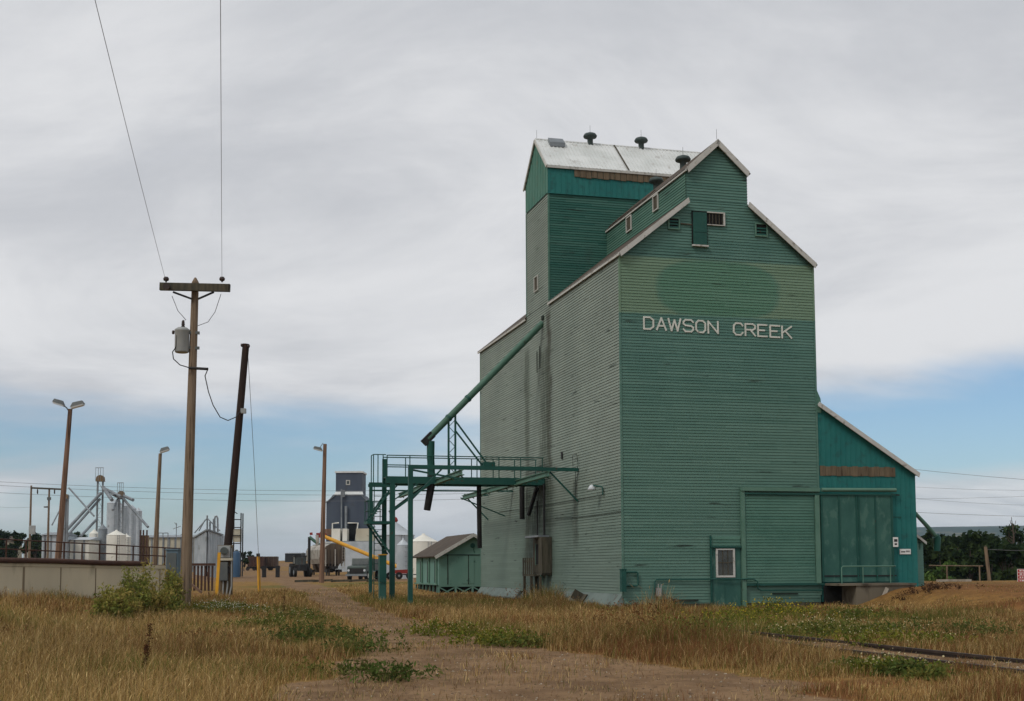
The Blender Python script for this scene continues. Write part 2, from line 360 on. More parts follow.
def world():
    t = W.node_tree; bg = t.nodes['Background']
    T = NT.__new__(NT); T.t = t
    sky = T.n('ShaderNodeTexSky', sky_type='NISHITA'); sky.sun_disc = False; sky.sun_elevation = SUN_EL; sky.sun_rotation = SUN_AZ
    sky.air_density = 1.0; sky.dust_density = .6; sky.ozone_density = 1.2
    tc = T.n('ShaderNodeTexCoord'); sp = T.n('ShaderNodeSeparateXYZ'); T.l(tc.outputs['Generated'], sp.inputs[0])
    x, y, z = sp.outputs
    den = T.math('ADD', T.math('MAXIMUM', z, 0.), .17)
    cv = T.n('ShaderNodeCombineXYZ'); T.l(T.math('DIVIDE', x, den), cv.inputs[0]); T.l(T.math('DIVIDE', y, den), cv.inputs[1])
    def nz(scale, detail, rough, off, st=(1, 1, 1), dist=0.):
        m = T.n('ShaderNodeMapping'); m.inputs['Location'].default_value = off; m.inputs['Scale'].default_value = st; T.l(cv.outputs[0], m.inputs['Vector'])
        q = T.n('ShaderNodeTexNoise'); q.inputs['Scale'].default_value = scale; q.inputs['Detail'].default_value = detail
        q.inputs['Roughness'].default_value = rough; q.inputs['Distortion'].default_value = dist; T.l(m.outputs[0], q.inputs['Vector']); return q.outputs['Fac']
    cr = T.n('ShaderNodeValToRGB'); e = cr.color_ramp.elements
    pts = [(0, .62), (.022, .60), (.05, .50), (.085, .40), (.112, .38), (.135, .60), (.18, .95), (1, .95)]
    e[0].position, e[1].position = pts[0][0], pts[-1][0]
    for p, v in pts[1:-1]: e.new(p)
    for el, (p, v) in zip(sorted(e, key=lambda k: k.position), pts): el.color = (v, v, v, 1)
    T.l(z, cr.inputs[0])
    n1 = nz(.42, 9, .56, (3.1, 1.7, 0), (1, 1.2, 1), .5)
    azb = T.math('DIVIDE', x, T.math('MAXIMUM', y, .05))           # the deck is more broken low down on the right
    band = T.math('MULTIPLY', T.math('MULTIPLY', T.ramp(z, .05, .08), T.ramp(z, .165, .13)), T.math('ADD', T.math('MULTIPLY', T.ramp(azb, .1, .28), .22), T.math('MULTIPLY', T.ramp(azb, -.12, -.30), -.14)))
    cover = T.ramp(T.math('ADD', T.math('SUBTRACT', cr.outputs[0], band), T.math('MULTIPLY', T.math('SUBTRACT', n1, .5), T.math('ADD', 2.4, T.math('MULTIPLY', T.ramp(z, .12, .19), -1.3)))), .22, .80)
    n2 = nz(.30, 9, .58, (9.3, 4.2, 0), (1, 1.25, 1), .5); n3 = nz(1.3, 9, .62, (1.3, 7.2, 0), (1, 1.05, 1), .8)
    tone = T.math('ADD', T.math('MULTIPLY', n2, .60), T.math('MULTIPLY', n3, .40))
    cc = T.mix(T.ramp(tone, .39, .60), (4.95, 5.08, 5.38, 1), (6.95, 7.0, 7.15, 1))
    lowbright = T.ramp(z, .10, .0)
    cc = T.mix(T.math('MULTIPLY', lowbright, .35), cc, (6.0, 6.3, 6.45, 1))
    blue = T.mix(1., sky.outputs[0], (.68, .80, .92, 1), 'MULTIPLY')
    az = T.math('DIVIDE', x, T.math('MAXIMUM', y, .05))           # a low cumulus bank over the hills to the right
    n4 = nz(1.1, 9, .62, (5.5, 2.2, 0), (.55, .2, 1), .2)
    topb = T.math('ADD', .030, T.math('MULTIPLY', n4, .085))
    bank = T.math('MULTIPLY', T.ramp(T.math('SUBTRACT', topb, z), -.002, .010), T.ramp(az, .24, .33))
    bc = T.mix(T.ramp(T.math('ADD', n3, T.math('MULTIPLY', z, 2.2)), .42, .72), (5.2, 5.5, 5.8, 1), (7.6, 7.7, 7.8, 1))
    out = T.mix(cover, blue, cc); out = T.mix(T.math('MULTIPLY', bank, .85), out, bc)
    T.l(out, bg.inputs['Color']); bg.inputs['Strength'].default_value = .1
world()
SC.view_settings.view_transform = 'Standard'; SC.view_settings.look = 'None'; SC.view_settings.gamma = 1; SC.view_settings.exposure = .17
SC.view_settings.use_curve_mapping = False
SC.cycles.max_bounces = 5; SC.cycles.diffuse_bounces = 2; SC.cycles.volume_bounces = 0; SC.cycles.transparent_max_bounces = 4
# ------------------------------------------------------------------ ground
def px_poly(pts, z=-.5):
    return np.array([GP(a, b, z)[:2] for a, b in pts])
ROAD = px_poly([(150, 800), (292, 701), (318, 674), (350, 655), (368, 641), (350, 627), (320, 615), (297, 605), (284, 595), (275, 585), (266, 577), (276, 577),
                (300, 586), (332, 596), (366, 606), (410, 618), (450, 633), (525, 646), (605, 657), (690, 667), (780, 680), (850, 698), (980, 722), (1250, 800)])
def poly_dist(P, x, y):
    """signed distance, negative inside"""
    x = np.asarray(x, float); y = np.asarray(y, float); d = np.full(x.shape, 1e9); ins = np.zeros(x.shape, bool)
    for i in range(len(P)):
        (ax, ay), (bx, by) = P[i], P[(i+1) % len(P)]
        dx, dy = bx-ax, by-ay; t = np.clip(((x-ax)*dx+(y-ay)*dy)/(dx*dx+dy*dy+1e-9), 0, 1)
        d = np.minimum(d, np.hypot(x-ax-t*dx, y-ay-t*dy))
        c = ((ay > y) != (by > y)) & (x < (bx-ax)*(y-ay)/(by-ay+1e-12)+ax); ins ^= c
    return np.where(ins, -d, d)
def blobs(x, y, lst):
    m = np.zeros(np.shape(x))
    for (px, py, rx, ry) in lst:
        cx, cy, _ = GP(px, py, -.4); m = np.maximum(m, sst(1.3, .5, np.hypot((x-cx)/rx, (y-cy)/ry)))
    return m
GREENS = [(240, 616, 3.2, 2.2), (300, 622, 2.0, 1.6), (345, 636, 1.3, 1.6), (370, 650, .8, .8), (390, 672, .8, .8), (340, 640, 1.6, 1.4), (300, 592, 4.2, 8), (365, 588, 4, 8),
          (490, 634, 1.8, 1.0), (445, 628, 1.8, 1.0), (700, 622, 2.0, 3), (775, 612, 2.6, 3.4), (745, 630, 2, 2.5), (850, 628, 2.2, 2.6), (905, 618, 2, 2.5), (960, 612, 1.6, 2),
          (885, 666, .9, .7), (850, 664, .6, .6), (130, 600, 2.4, 3)]
def masks(x, y):
    n = fbm(x, y, 1.6, 31); n2 = fbm(x, y, 6, 33)
    d = poly_dist(ROAD, x, y)+1.5*(n-.5)+.7*(n2-.5)
    dirt = sst(.35, -.45, d)
    u = (x-BX)*CB+(y-BY)*SB; v = -(x-BX)*SB+(y-BY)*CB
    ballast = sst(1.6, .7, np.abs(u+4.5+.6*(n-.5)))*sst(-14, -18, v)*.9
    far = sst(95, 150, y)*(.35+.65*sst(.35, .6, fbm(x, y, 25, 8)))
    green = np.clip(blobs(x, y, GREENS)*sst(.3, .55, n+.15)+.35*sst(.62, .75, n2), 0, 1)
    u0 = sst(10, 13, u)*sst(-16, -8, v)
    rust = np.clip(.35*sst(-3, 2, x)+.75*u0+.8*sst(.5, .7, fbm(x, y, 3.5, 44))-.25, 0, 1)*sst(80, 60, y)
    return np.clip(np.maximum(np.maximum(dirt, ballast*.8), far), 0, 1), green, rust, ballast
def lines(segs):
    out = []
    for a, b, st in segs: out += list(np.arange(a, b, st))
    return np.array(out+[segs[-1][1]], float)
def geo(a, b, n): return list(np.geomspace(a, b, n))
def make_ground():
    xs = np.array([-9000, -6500, -4500, -3000, -2000, -1200, -800, -500, -340, -240, -170, -120, -90, -70, -55, -46, -38, -32, -28]+list(np.arange(-25, 32, .32))+[33, 36, 40, 46, 52, 60, 70, 84, 100, 125, 155, 190, 240, 320, 430, 600, 800]+list(np.arange(1000, 4200, 140))+[4500, 5000, 6000, 7500, 9000], float)
    ys = np.array([-9000, -4000, -1500, -500, -150, -50, -20, -5, 3]+list(np.arange(8, 72, .32))+geo(73, 600, 60)+geo(650, 2400, 14)+list(np.arange(2500, 7000, 130))+[7500, 8200, 9500], float)
    X, Y = np.meshgrid(xs, ys); Z = ground(X, Y); nx, ny = len(xs), len(ys)
    V = np.stack([X.ravel(), Y.ravel(), Z.ravel()], 1)
    i = np.arange(nx*ny).reshape(ny, nx); Fq = np.stack([i[:-1, :-1], i[:-1, 1:], i[1:, 1:], i[1:, :-1]], -1).reshape(-1, 4)
    dirt, green, rust, bal = masks(X.ravel(), Y.ravel())
    t = NT('earth'); a = t.n('ShaderNodeAttribute', attribute_name='tint'); sp = t.n('ShaderNodeSeparateColor'); t.l(a.outputs['Color'], sp.inputs[0])
    R_, G_, B_ = sp.outputs
    soil = t.mix(t.ramp(t.noise(.9, detail=8, rough=.65), .35, .65), lin(112, 88, 64), lin(140, 113, 84))
    soil = t.mix(t.ramp(t.noise(9, detail=6, rough=.7), .52, .7), soil, lin(84, 66, 50))
    vo = t.n('ShaderNodeTexVoronoi'); vo.inputs['Scale'].default_value = 9; t.l(t.coord(), vo.inputs['Vector'])
    peb = t.math('MULTIPLY', t.ramp(vo.outputs['Distance'], .22, .12), t.ramp(t.noise(1.7), .5, .62))
    soil = t.mix(t.math('MULTIPLY', peb, .6), soil, lin(186, 172, 152))
    turf = t.mix(t.ramp(t.noise(1.3, detail=7, rough=.65), .35, .65), lin(120, 92, 52), lin(150, 118, 66))
    turf = t.mix(t.math('MULTIPLY', B_, .8), turf, lin(122, 78, 46))
    turf = t.mix(t.math('MULTIPLY', G_, .7), turf, lin(86, 92, 42))
    turf = t.mix(t.ramp(t.noise(6, detail=6, rough=.7), .5, .72), turf, lin(82, 64, 44))
    q = t.xyz(); hz = t.ramp(q[1], 900., 2200.)
    ff = t.noise(.0035, (1, .45, 1), 3); field = t.mix(t.ramp(ff, .58, .64), lin(46, 62, 46), lin(110, 104, 80))
    field = t.mix(t.ramp(t.noise(.012, detail=6), .45, .55), field, lin(40, 56, 42))
    turf = t.mix(hz, turf, field)
    e = t.ramp(t.math('ADD', R_, t.math('MULTIPLY', t.math('SUBTRACT', t.noise(2.2, detail=9, rough=.75), .5), 1.7)), .35, .65)
    e = t.math('MULTIPLY', e, t.math('SUBTRACT', 1., hz))
    t.fin(t.mix(e, turf, soil), .97, 0, t.noise(7, detail=8, rough=.7), .05, .1)
    np_mesh('ground', V, Fq, t.m, np.stack([dirt, green, rust], 1), smooth=True, kind='structure')
make_ground()
# ------------------------------------------------------------------ grain elevator
LOC = {}
def gu(px, py): p = PV(px, py, 0); return p[0], p[2]
def elevator():
    E = thing('grain_elevator', 'tall green wooden grain elevator lettered DAWSON CREEK in white', 'grain elevator', (0, 0, -.45), 'B')
    Wd, hE, L1, L2, L3 = 9.0, 14.48, 10.42, 14.57, 25.2
    mu0, mu1, mE, mP = 3.08, 5.92, 18.22, 19.6; sl = 2.68/3.08
    sl = .806; zt = hE+mu0*sl
    S2 = ['gable', 'lap']
    # gable front: from eaves up to the raised monitor
    g = MB()
    front = lambda a, z, o: (a, -o, z)
    g.siding([(0, -.3), (Wd, -.3), (Wd, hE), (0, hE)], front)
    g.siding([(0, hE), (Wd, hE), (mu1, zt), (mu0, zt)], front)
    g.siding([(mu0, zt), (mu1, zt), (mu1, mE), (mu0, mE)], front)
    g.siding([(mu0, mE), (mu1, mE), (4.5, mP)], front)
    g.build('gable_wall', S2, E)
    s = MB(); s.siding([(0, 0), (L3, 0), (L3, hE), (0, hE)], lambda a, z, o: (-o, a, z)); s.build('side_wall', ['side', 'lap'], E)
    b = MB(); b.face([(Wd, 0, -.4), (Wd, L3, -.4), (Wd, L3, hE), (Wd, 0, hE)]); b.face([(Wd, L3, -.4), (0, L3, -.4), (0, L3, hE), (4.5, L3, hE+4.5*sl), (Wd, L3, hE)])
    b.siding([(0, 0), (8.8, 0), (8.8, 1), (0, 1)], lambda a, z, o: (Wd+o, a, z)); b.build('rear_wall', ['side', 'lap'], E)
    for a_, b_ in (((-.04, -.04, 0), (.04, .04, hE-.15)), ((Wd-.04, -.04, 0), (Wd+.04, .04, hE-.15)), ((-.04, L3-.04, 0), (.04, L3+.04, hE-.15))): MB().box(a_, b_).build('corner_board', 'gable', E)
    f = MB(); f.prism([(-.02, 0, .12), (-.35, 0, -.34), (-.35, 0, -.75), (-.02, 0, -.75)], (0, 15.2, 0)); f.prism([(-.02, 16, .10), (-.33, 16, -.34), (-.33, 16, -.75), (-.02, 16, -.75)], (0, 9.2, 0))
    f.build('skirt', 'skirt', E)
    f = MB(); f.box((.0, -.015, -.8), (Wd-.0, .3, -.28)); f.build('foundation', 'dkwood', E)
    h = MB(); h.beam((-.14, 4.75, .02), (-.36, 4.75, -.36), 1.0, .04, up=(0, 1, 0)); h.hexa([(-.12, 4.3, .03), (-.12, 5.2, .03), (-.40, 5.2, -.38), (-.40, 4.3, -.38), (-.17, 4.3, .03), (-.17, 5.2, .03), (-.45, 5.2, -.36), (-.45, 4.3, -.36)]); h.build('hatch', 'dkwood', E)
    # main roofs
    ov = .07; th = .10
    def slab(mb, a, b, v0, v1, t=th):
        n = Vector((-(b[1]-a[1]), 0, b[0]-a[0])).normalized()*t
        if n.z < 0: n = -n
        mb.prism([(a[0], v0, a[1]), (b[0], v0, b[1]), (b[0]+n.x, v0, b[1]+n.z), (a[0]+n.x, v0, a[1]+n.z)], (0, v1-v0, 0))
    e0 = (-ov, hE-ov*sl-.10); e1 = (Wd+ov, hE-ov*sl-.10)
    r = MB(); slab(r, e0, (mu0, zt-.10), -.22, L1-.01); slab(r, e1, (mu1, zt-.10), -.22, L1-.01)
    slab(r, e0, (4.5, hE+4.5*sl-.10), L2+.01, L3+.3); slab(r, e1, (4.5, hE+4.5*sl-.10), L2+.01, L3+.3); r.build('main_roof', 'shingle', E)
    mo = (mu0-.05, mE-.05*.92+.02); mq = (mu1+.05, mE-.05*.92+.02)
    r = MB(); slab(r, mo, (4.5, mP-.05), -.2, L1-.01, .09); slab(r, mq, (4.5, mP-.05), -.2, L1-.01, .09)
    for k in range(7):                                         # lifted roofing along the ridge and the eave
        v = .6+k*1.35; r.box((4.52, v, mP-.02), (4.95, v+.8, mP-.25+.30)) if k < 2 else None
        slab(r, (mo[0]-.02, mo[1]+.10), (mo[0]+.45, mo[1]+.10+.45*.97), 4.6+k*.8, 5.1+k*.8+.2*(k % 2), .05)
    r.build('monitor_roof', 'shingle', E)
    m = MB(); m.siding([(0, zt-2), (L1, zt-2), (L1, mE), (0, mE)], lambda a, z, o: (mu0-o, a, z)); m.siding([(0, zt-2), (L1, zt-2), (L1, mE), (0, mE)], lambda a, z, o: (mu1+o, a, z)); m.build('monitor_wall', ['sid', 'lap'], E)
    # trims
    def trim_u(mb, a, b, v0, v1, w=.10):
        d = Vector((b[0]-a[0], 0, b[1]-a[1])).normalized(); n = Vector((d.z, 0, -d.x))
        if n.z > 0: n = -n
        mb.prism([(a[0], v0, a[1]+.13), (b[0], v0, b[1]+.13), (b[0]+n.x*w, v0, b[1]+n.z*w), (a[0]+n.x*w, v0, a[1]+n.z*w)], (0, v1-v0, 0))
    T = MB(); trim_u(T, e0, (mu0, zt-.10), -.27, -.225); trim_u(T, e1, (mu1, zt-.10), -.27, -.225); T.box((e0[0]-.05, -.26, e0[1]-.04), (e0[0]-.003, L1-.02, e0[1]+.10)); T.box((e0[0]-.05, L2+.02, e0[1]-.04), (e0[0]-.003, L3+.3, e0[1]+.10))
    trim_u(T, mo, (4.5, mP-.05), -.25, -.205, .13); trim_u(T, mq, (4.5, mP-.05), -.25, -.205, .13); T.box((mo[0]-.04, -.22, mo[1]-.03), (mo[0]-.003, L1-.02, mo[1]+.09))
    T.build('fascia', 'trim', E)
    # head house tower
    hT, hTP, hB = 21.5, 23.42, 20.05; vm = (L1+L2)/2
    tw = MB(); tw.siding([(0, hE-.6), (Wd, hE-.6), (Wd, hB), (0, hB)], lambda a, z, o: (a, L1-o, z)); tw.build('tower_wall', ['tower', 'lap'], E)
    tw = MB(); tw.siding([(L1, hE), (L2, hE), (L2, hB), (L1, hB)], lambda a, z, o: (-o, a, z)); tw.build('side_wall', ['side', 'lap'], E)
    tw = MB(); tw.face([(0, L2, hE), (0, L2, hT), (Wd, L2, hT), (Wd, L2, hE)]); tw.face([(Wd, L1, hE), (Wd, L2, hE), (Wd, L2, hT), (Wd, vm, hTP), (Wd, L1, hT)]); tw.build('rear_wall', 'side', E)
    cl = MB(); cl.box((-.04, L1-.06, hB), (Wd, L1-.02, hT))
    for k in range(30): cl.box((k*.3, L1-.085, hB+.02), (k*.3+.05, L1-.06, hT-.02))
    cl.box((-.05, L1-.09, hB-.05), (Wd, L1-.03, hB-.003)); cl.build('tower_cladding', 'teal', E)
    cl = MB(); cl.face([(-.05, L1-.04, hB), (-.05, L2, hB), (-.05, L2, hT), (-.05, vm, hTP), (-.05, L1-.04, hT)])
    for k in range(1, 14):
        v = L1+k*.3; top = hTP-abs(v-vm)/(vm-L1)*(hTP-hT)
        cl.box((-.075, v, hB+.02), (-.052, v+.05, top-.02))
    cl.build('tower_cladding', 'teal_old', E)
    bb = MB()
    for k in range(17):
        u = 1.35+k*.31; bb.box((u, L1-.115-.012*(k % 2), hT-.56-.02*(k % 3)), (u+.285, L1-.087, hT-.10))
    bb.build('bare_board_strip', 'board', E)
    ro = MB(); tsl = (hTP-hT)/(vm-L1)
    n = Vector((0, -tsl, 1)).normalized()
    for sg in (-1, 1):
        ve = vm+sg*(vm-L1+.12); ze = hT-.12*tsl-.02; up = Vector((0, sg*tsl, 1)).normalized()*.06
        ro.prism([(-.10, ve, ze), (-.10, vm, hTP-.02), (-.10, vm+up.y, hTP-.02+up.z), (-.10, ve+up.y, ze+up.z)], (Wd+.4, 0, 0))
        for k in range(46):
            u = -.08+k*.2; o = up*1.25
            ro.beam((u, ve+o.y, ze+o.z), (u, vm+o.y, hTP-.02+o.z), .045, .035)
    ro.tube([(-.10, vm, hTP+.05), (Wd+.18, vm, hTP+.05)], .07, 6); ro.build('tower_roof', 'galv', E)
    sm = MB(); o = Vector((0, -tsl, 1)).normalized()*.11; sm.beam((4.25, L1-.1+o.y, hT-.1*tsl+o.z), (4.25, vm+o.y, hTP-.02+o.z), .07, .03); sm.build('roof_seam', 'dkwood', E)
    ht = MB(); ht.hexa([(.55, vm-.62, hTP-.45), (1.35, vm-.62, hTP-.45), (1.35, vm-.22, hTP-.10), (.55, vm-.22, hTP-.10), (.55, vm-.62, hTP-.22), (1.35, vm-.62, hTP-.22), (1.35, vm-.22, hTP+.12), (.55, vm-.22, hTP+.12)]); ht.build('roof_hatch', 'steeld', E)
    tr = MB()
    for sg in (-1, 1):
        ve = vm+sg*(vm-L1+.13); ze = hT-.13*tsl
        tr.beam((-.13, ve, ze-.03), (-.13, vm, hTP-.03), .05, .13)
    tr.box((-.1, L1-.165, hT-.20), (Wd+.1, L1-.125, hT-.07)); tr.build('fascia', 'trim', E)
    MB().box((-.04, L1-.04, hE), (.04, L1+.04, hB)).build('corner_board', 'sid', E); MB().box((-.04, L2-.04, hE), (.04, L2+.04, hB)).build('corner_board', 'sid', E)
    # roof ventilators with their lightning rods
    for (u, v, zb, s_) in ((2.93, vm, hTP+.05, 1.), (5.79, vm, hTP+.05, 1.), (4.5, 3.7, mP-.02, 1.), (4.5, 7.1, mP-.02, 1.)):
        vt = MB(); vt.lathe((u, v, zb), [(.15, -.1), (.15, .30), (.34, .34), (.37, .42), (.30, .53), (.12, .60), (.02, .63)], 14); vb = vt.build('roof_ventilator', 'vent', E)
        ORG[vb.name] = ORG[E.name]
        MB().tube([(u, v, zb+.63), (u, v, zb+1.0)], .008, 4).build('lightning_rod', 'black', vb)
    for (u, v, z) in ((0, vm, hTP+.1), (4.5, -.1, mP+.1)): MB().tube([(u, v, z), (u, v, z+.45)], .008, 4).build('lightning_rod', 'black', E)
    # openings of the gable
    MB().box((3.29, -.075, 14.99), (4.0, -.04, 16.47)).build('loft_frame', 'dark', E)
    d = MB(); d.box((3.34, -.10, 15.0), (3.97, -.04, 16.42)); d.box((3.40, -.115, 15.55), (3.91, -.101, 15.60)); hd = d.build('loft_door', 'green', E)
    MB().box((3.28, -.16, 14.92), (4.02, -.04, 14.985)).build('sill', 'trim', hd)
    w = MB(); w.box((4.0, -.05, 15.93), (4.74, -.042, 16.42)); w.build('loft_opening', 'dark', E)
    w = MB(); w.box((4.0, -.10, 16.43), (4.83, -.04, 16.48)); w.box((4.76, -.10, 15.93), (4.83, -.04, 16.425)); w.box((4.0, -.10, 15.89), (4.83, -.04, 15.925)); w.build('frame', 'trim', E)
    w = MB(); [w.box((4.1+k*.15, -.07, 15.94), (4.13+k*.15, -.055, 16.41)) for k in range(5)]; w.build('shutter_board', 'dkwood', E)
    for u0, u1, z0, z1 in ((2.26, 2.68, 15.66, 16.07), (6.30, 6.78, 15.60, 16.08)):
        lv = MB()
        lv.box((u0-.06, -.09, z0-.06), (u1+.06, -.04, z0)); lv.box((u0-.06, -.09, z1), (u1+.06, -.04, z1+.06)); lv.box((u0-.06, -.09, z0+.002), (u0, -.04, z1-.002)); lv.box((u1, -.09, z0+.002), (u1+.06, -.04, z1-.002))
        q = lv.build('louvre', 'greenpale', E); k = MB(); k.box((u0, -.05, z0), (u1, -.044, z1)); k.build('opening', 'dark', q)
        k = MB(); [k.hexa([(u0+.01, -.085, z0+i*.13+.01), (u1-.01, -.085, z0+i*.13+.01), (u1-.01, -.055, z0+i*.13+.08), (u0+.01, -.055, z0+i*.13+.08), (u0+.01, -.08, z0+i*.13), (u1-.01, -.08, z0+i*.13), (u1-.01, -.05, z0+i*.13+.07), (u0+.01, -.05, z0+i*.13+.07)]) for i in range(3)]; k.build('slat', 'green', q)
    MB().beam((2.78, -.06, 15.88), (3.33, -.06, 15.86), .03, .05).build('brace', 'dkwood', E)
    # windows of the monitor and the tower
    def swin(v0, v1, z0, z1, u):
        w = MB(); w.box((u-.09, v0-.05, z0-.05), (u-.03, v1+.05, z0)); w.box((u-.09, v0-.05, z1), (u-.03, v1+.05, z1+.05)); w.box((u-.09, v0-.05, z0+.002), (u-.03, v0, z1-.002)); w.box((u-.09, v1, z0+.002), (u-.03, v1+.05, z1-.002))
        q = w.build('window', 'trim', E); MB().box((u-.05, v0, z0), (u-.044, v1, z1)).build('pane', 'dkwood', q)
    swin(6.72, 7.32, 17.42, 18.06, mu0); swin(3.2, 3.74, 17.47, 18.10, mu0); swin(12.3, 12.9, 15.5, 16.2, 0)
    # lettering
    G = {'D': [[(0, 0), (0, 1), (.65, 1), (1, .78), (1, .22), (.65, 0), (0, 0)]], 'A': [[(0, 0), (.5, 1), (1, 0)], [(.2, .34), (.8, .34)]], 'W': [[(0, 1), (.25, 0), (.5, .9), (.75, 0), (1, 1)]],
         'S': [[(1, .82), (.8, 1), (.2, 1), (0, .82), (0, .66), (.2, .52), (.8, .48), (1, .34), (1, .18), (.8, 0), (.2, 0), (0, .18)]], 'O': [[(.25, 0), (0, .22), (0, .78), (.25, 1), (.75, 1), (1, .78), (1, .22), (.75, 0), (.25, 0)]],
         'N': [[(0, 0), (0, 1), (1, 0), (1, 1)]], 'C': [[(1, .8), (.78, 1), (.24, 1), (0, .78), (0, .22), (.24, 0), (.78, 0), (1, .2)]], 'R': [[(0, 0), (0, 1), (.75, 1), (1, .86), (1, .64), (.75, .5), (0, .5)], [(.5, .5), (1, 0)]],
         'E': [[(1, 1), (0, 1), (0, 0), (1, 0)], [(0, .52), (.72, .52)]], 'K': [[(0, 0), (0, 1)], [(1, 1), (0, .42)], [(.32, .6), (1, 0)]]}
    hh = .50; k = 0
    for ch, a, b in (('D', 139, 178), ('A', 192, 230), ('W', 240, 290), ('S', 302, 342), ('O', 354, 392), ('N', 404, 444), ('C', 509, 546), ('R', 557, 597), ('E', 609, 645), ('E', 659, 697), ('K', 708, 746)):
        u0 = gu(610+a/4.123, 333)[0]; u1 = gu(610+b/4.123, 336)[0]; zb = 11.245-.018*(u0-1)
        L = MB()
        for st in G[ch]:
            for p, q in zip(st[:-1], st[1:]):
                P = Vector((u0+p[0]*(u1-u0), 0, zb+p[1]*hh)); Q = Vector((u0+q[0]*(u1-u0), 0, zb+q[1]*hh)); dd = (Q-P).normalized()*.03; k += 1; y = -.052-.0006*(k % 7)
                nn = Vector((-dd.z, 0, dd.x)).normalized()*.034; a_, b_ = P-dd, Q+dd
                L.prism([(a_.x+nn.x, y, a_.z+nn.z), (b_.x+nn.x, y, b_.z+nn.z), (b_.x-nn.x, y, b_.z-nn.z), (a_.x-nn.x, y, a_.z-nn.z)], (0, .045, 0))
        L.build('letter', 'letter', E)
    # walk door with transom panel
    D = MB(); D.box((3.93, -.06, -.45), (5.26, -.042, 2.02)); D.box((3.97, -.075, -.43), (5.22, -.061, .62)); D.box((4.5, -.085, -.35), (4.53, -.076, .5)); dq = D.build('walk_door', 'tealdoor', E)
    D = MB(); D.box((3.87, -.13, -.45), (3.925, -.042, 2.55)); D.box((3.87, -.15, 2.03), (5.27, -.044, 2.10)); D.build('door_frame', 'green', dq)
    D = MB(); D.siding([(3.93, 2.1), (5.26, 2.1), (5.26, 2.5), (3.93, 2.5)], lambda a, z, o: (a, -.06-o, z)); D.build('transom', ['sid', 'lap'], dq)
    D = MB(); z0, z1, u0, u1 = .86, 1.93, 4.20, 4.90; D.box((u0-.08, -.12, z0-.08), (u1+.08, -.064, z0)); D.box((u0-.08, -.12, z1), (u1+.08, -.064, z1+.06)); D.box((u0-.08, -.12, z0+.002), (u0, -.064, z1-.002)); D.box((u1, -.12, z0+.002), (u1+.08, -.064, z1-.002)); D.build('window_frame', 'trim', dq)
    D = MB(); D.box((u0, -.075, z0), (u1, -.066, z1)); D.build('pane', 'glass', dq)
    D = MB(); [D.box((u0+(u1-u0)*k/3-.015, -.09, z0), (u0+(u1-u0)*k/3+.015, -.078, z1)) for k in (1, 2)]; D.box((u0, -.092, 1.38), (u1, -.0765, 1.42)); D.build('glazing_bar', 'dkwood', dq)
    # big clad sliding door on the elevator
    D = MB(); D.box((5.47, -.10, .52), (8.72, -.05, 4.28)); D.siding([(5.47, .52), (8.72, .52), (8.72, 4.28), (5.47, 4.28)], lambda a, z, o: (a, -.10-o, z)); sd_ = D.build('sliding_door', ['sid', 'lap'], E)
    MB().box((5.29, -.17, -.45), (5.46, -.04, 4.55)).build('door_post', 'greenpale', sd_); MB().box((8.74, -.19, .5), (8.95, -.04, 4.29)).build('door_post', 'greenpale', sd_)
    MB().box((5.28, -.22, 4.44), (8.98, -.06, 4.60)).build('track_hood', 'greenpale', sd_); MB().box((5.47, -.20, 4.30), (12.66, -.15, 4.36)).build('door_track', 'green', sd_)
    D = MB(); D.box((5.47, -.16, .42), (9.1, -.05, .51)); D.build('door_sill', 'green', sd_)
    # service pipes and boxes on the gable
    P = MB(); P.tube([(1.36, -.09, -.05), (1.36, -.09, .62), (1.44, -.09, .71), (5.20, -.2, .70), (5.75, -.22, .70), (5.95, -.22, .60), (5.95, -.22, .30), (6.1, -.22, .22), (9.0, -.22, .20)], .03, 6); P.build('gas_pipe', 'green', E)
    P = MB(); P.box((1.40, -.24, .02), (1.58, -.06, .36)); P.tube([(1.49, -.15, .36), (1.49, -.15, .52), (1.62, -.15, .52), (1.62, -.15, .05)], .02, 6); P.build('gas_meter', 'meter', E)
    P = MB(); P.tube([(1.6, -.15, -.15), (2.3, -.15, -.15)], .05, 8); P.lathe((1.98, -.2, -.22), [(.02, -.06), (.17, -.02), (.17, .06), (.1, .12), (.05, .2)], 12); P.lathe((2.25, -.2, -.22), [(.02, -.03), (.1, 0), (.1, .08), (.03, .14)], 10); P.build('gas_regulator', 'black', E)
    P = MB(); P.box((-.16, -.30, .22), (.04, -.06, 1.12)); P.box((-.18, -.32, 1.12), (.05, -.05, 1.16)); P.build('cable_box', 'green', E)
    P = MB(); P.tube([(.05, -.1, 1.02), (.58, -.1, 1.02), (.62, -.1, .98), (.62, -.1, .50), (.58, -.1, .46), (.05, -.1, .46)], .035, 6); P.build('conduit', 'green', E)
    P = MB(); P.box((6.7, -.07, .05), (7.9, -.045, .10)).build('loose_board', 'lap', E); MB().box((2.4, -.09, -.2), (3.3, -.055, -.12)).build('loose_board', 'lap', E)
    # side wall fittings
    MB().box((-.62, 11.3, .80), (-.04, 13.5, .90)).build('loading_platform', 'dkwood', E); MB().box((-.55, 10.2, .86), (-.04, 11.0, .94)).build('loading_platform', 'dkwood', E)
    for u, v in ((-.55, 10.35), (-.55, 12.0), (-.55, 13.3), (-.12, 12.6)): MB().box((u-.06, v, -.6), (u+.06, v+.12, .795)).build('platform_post', 'dkwood', E)
    for k in range(6): MB().box((-.64, 11.35+k*.38, .90), (-.60, 11.50+k*.38, 1.72)).build('platform_picket', 'dkwood', E)
    MB().box((-.62, 11.3, 1.5), (-.60, 13.5, 1.58)).build('platform_rail', 'dkwood', E)
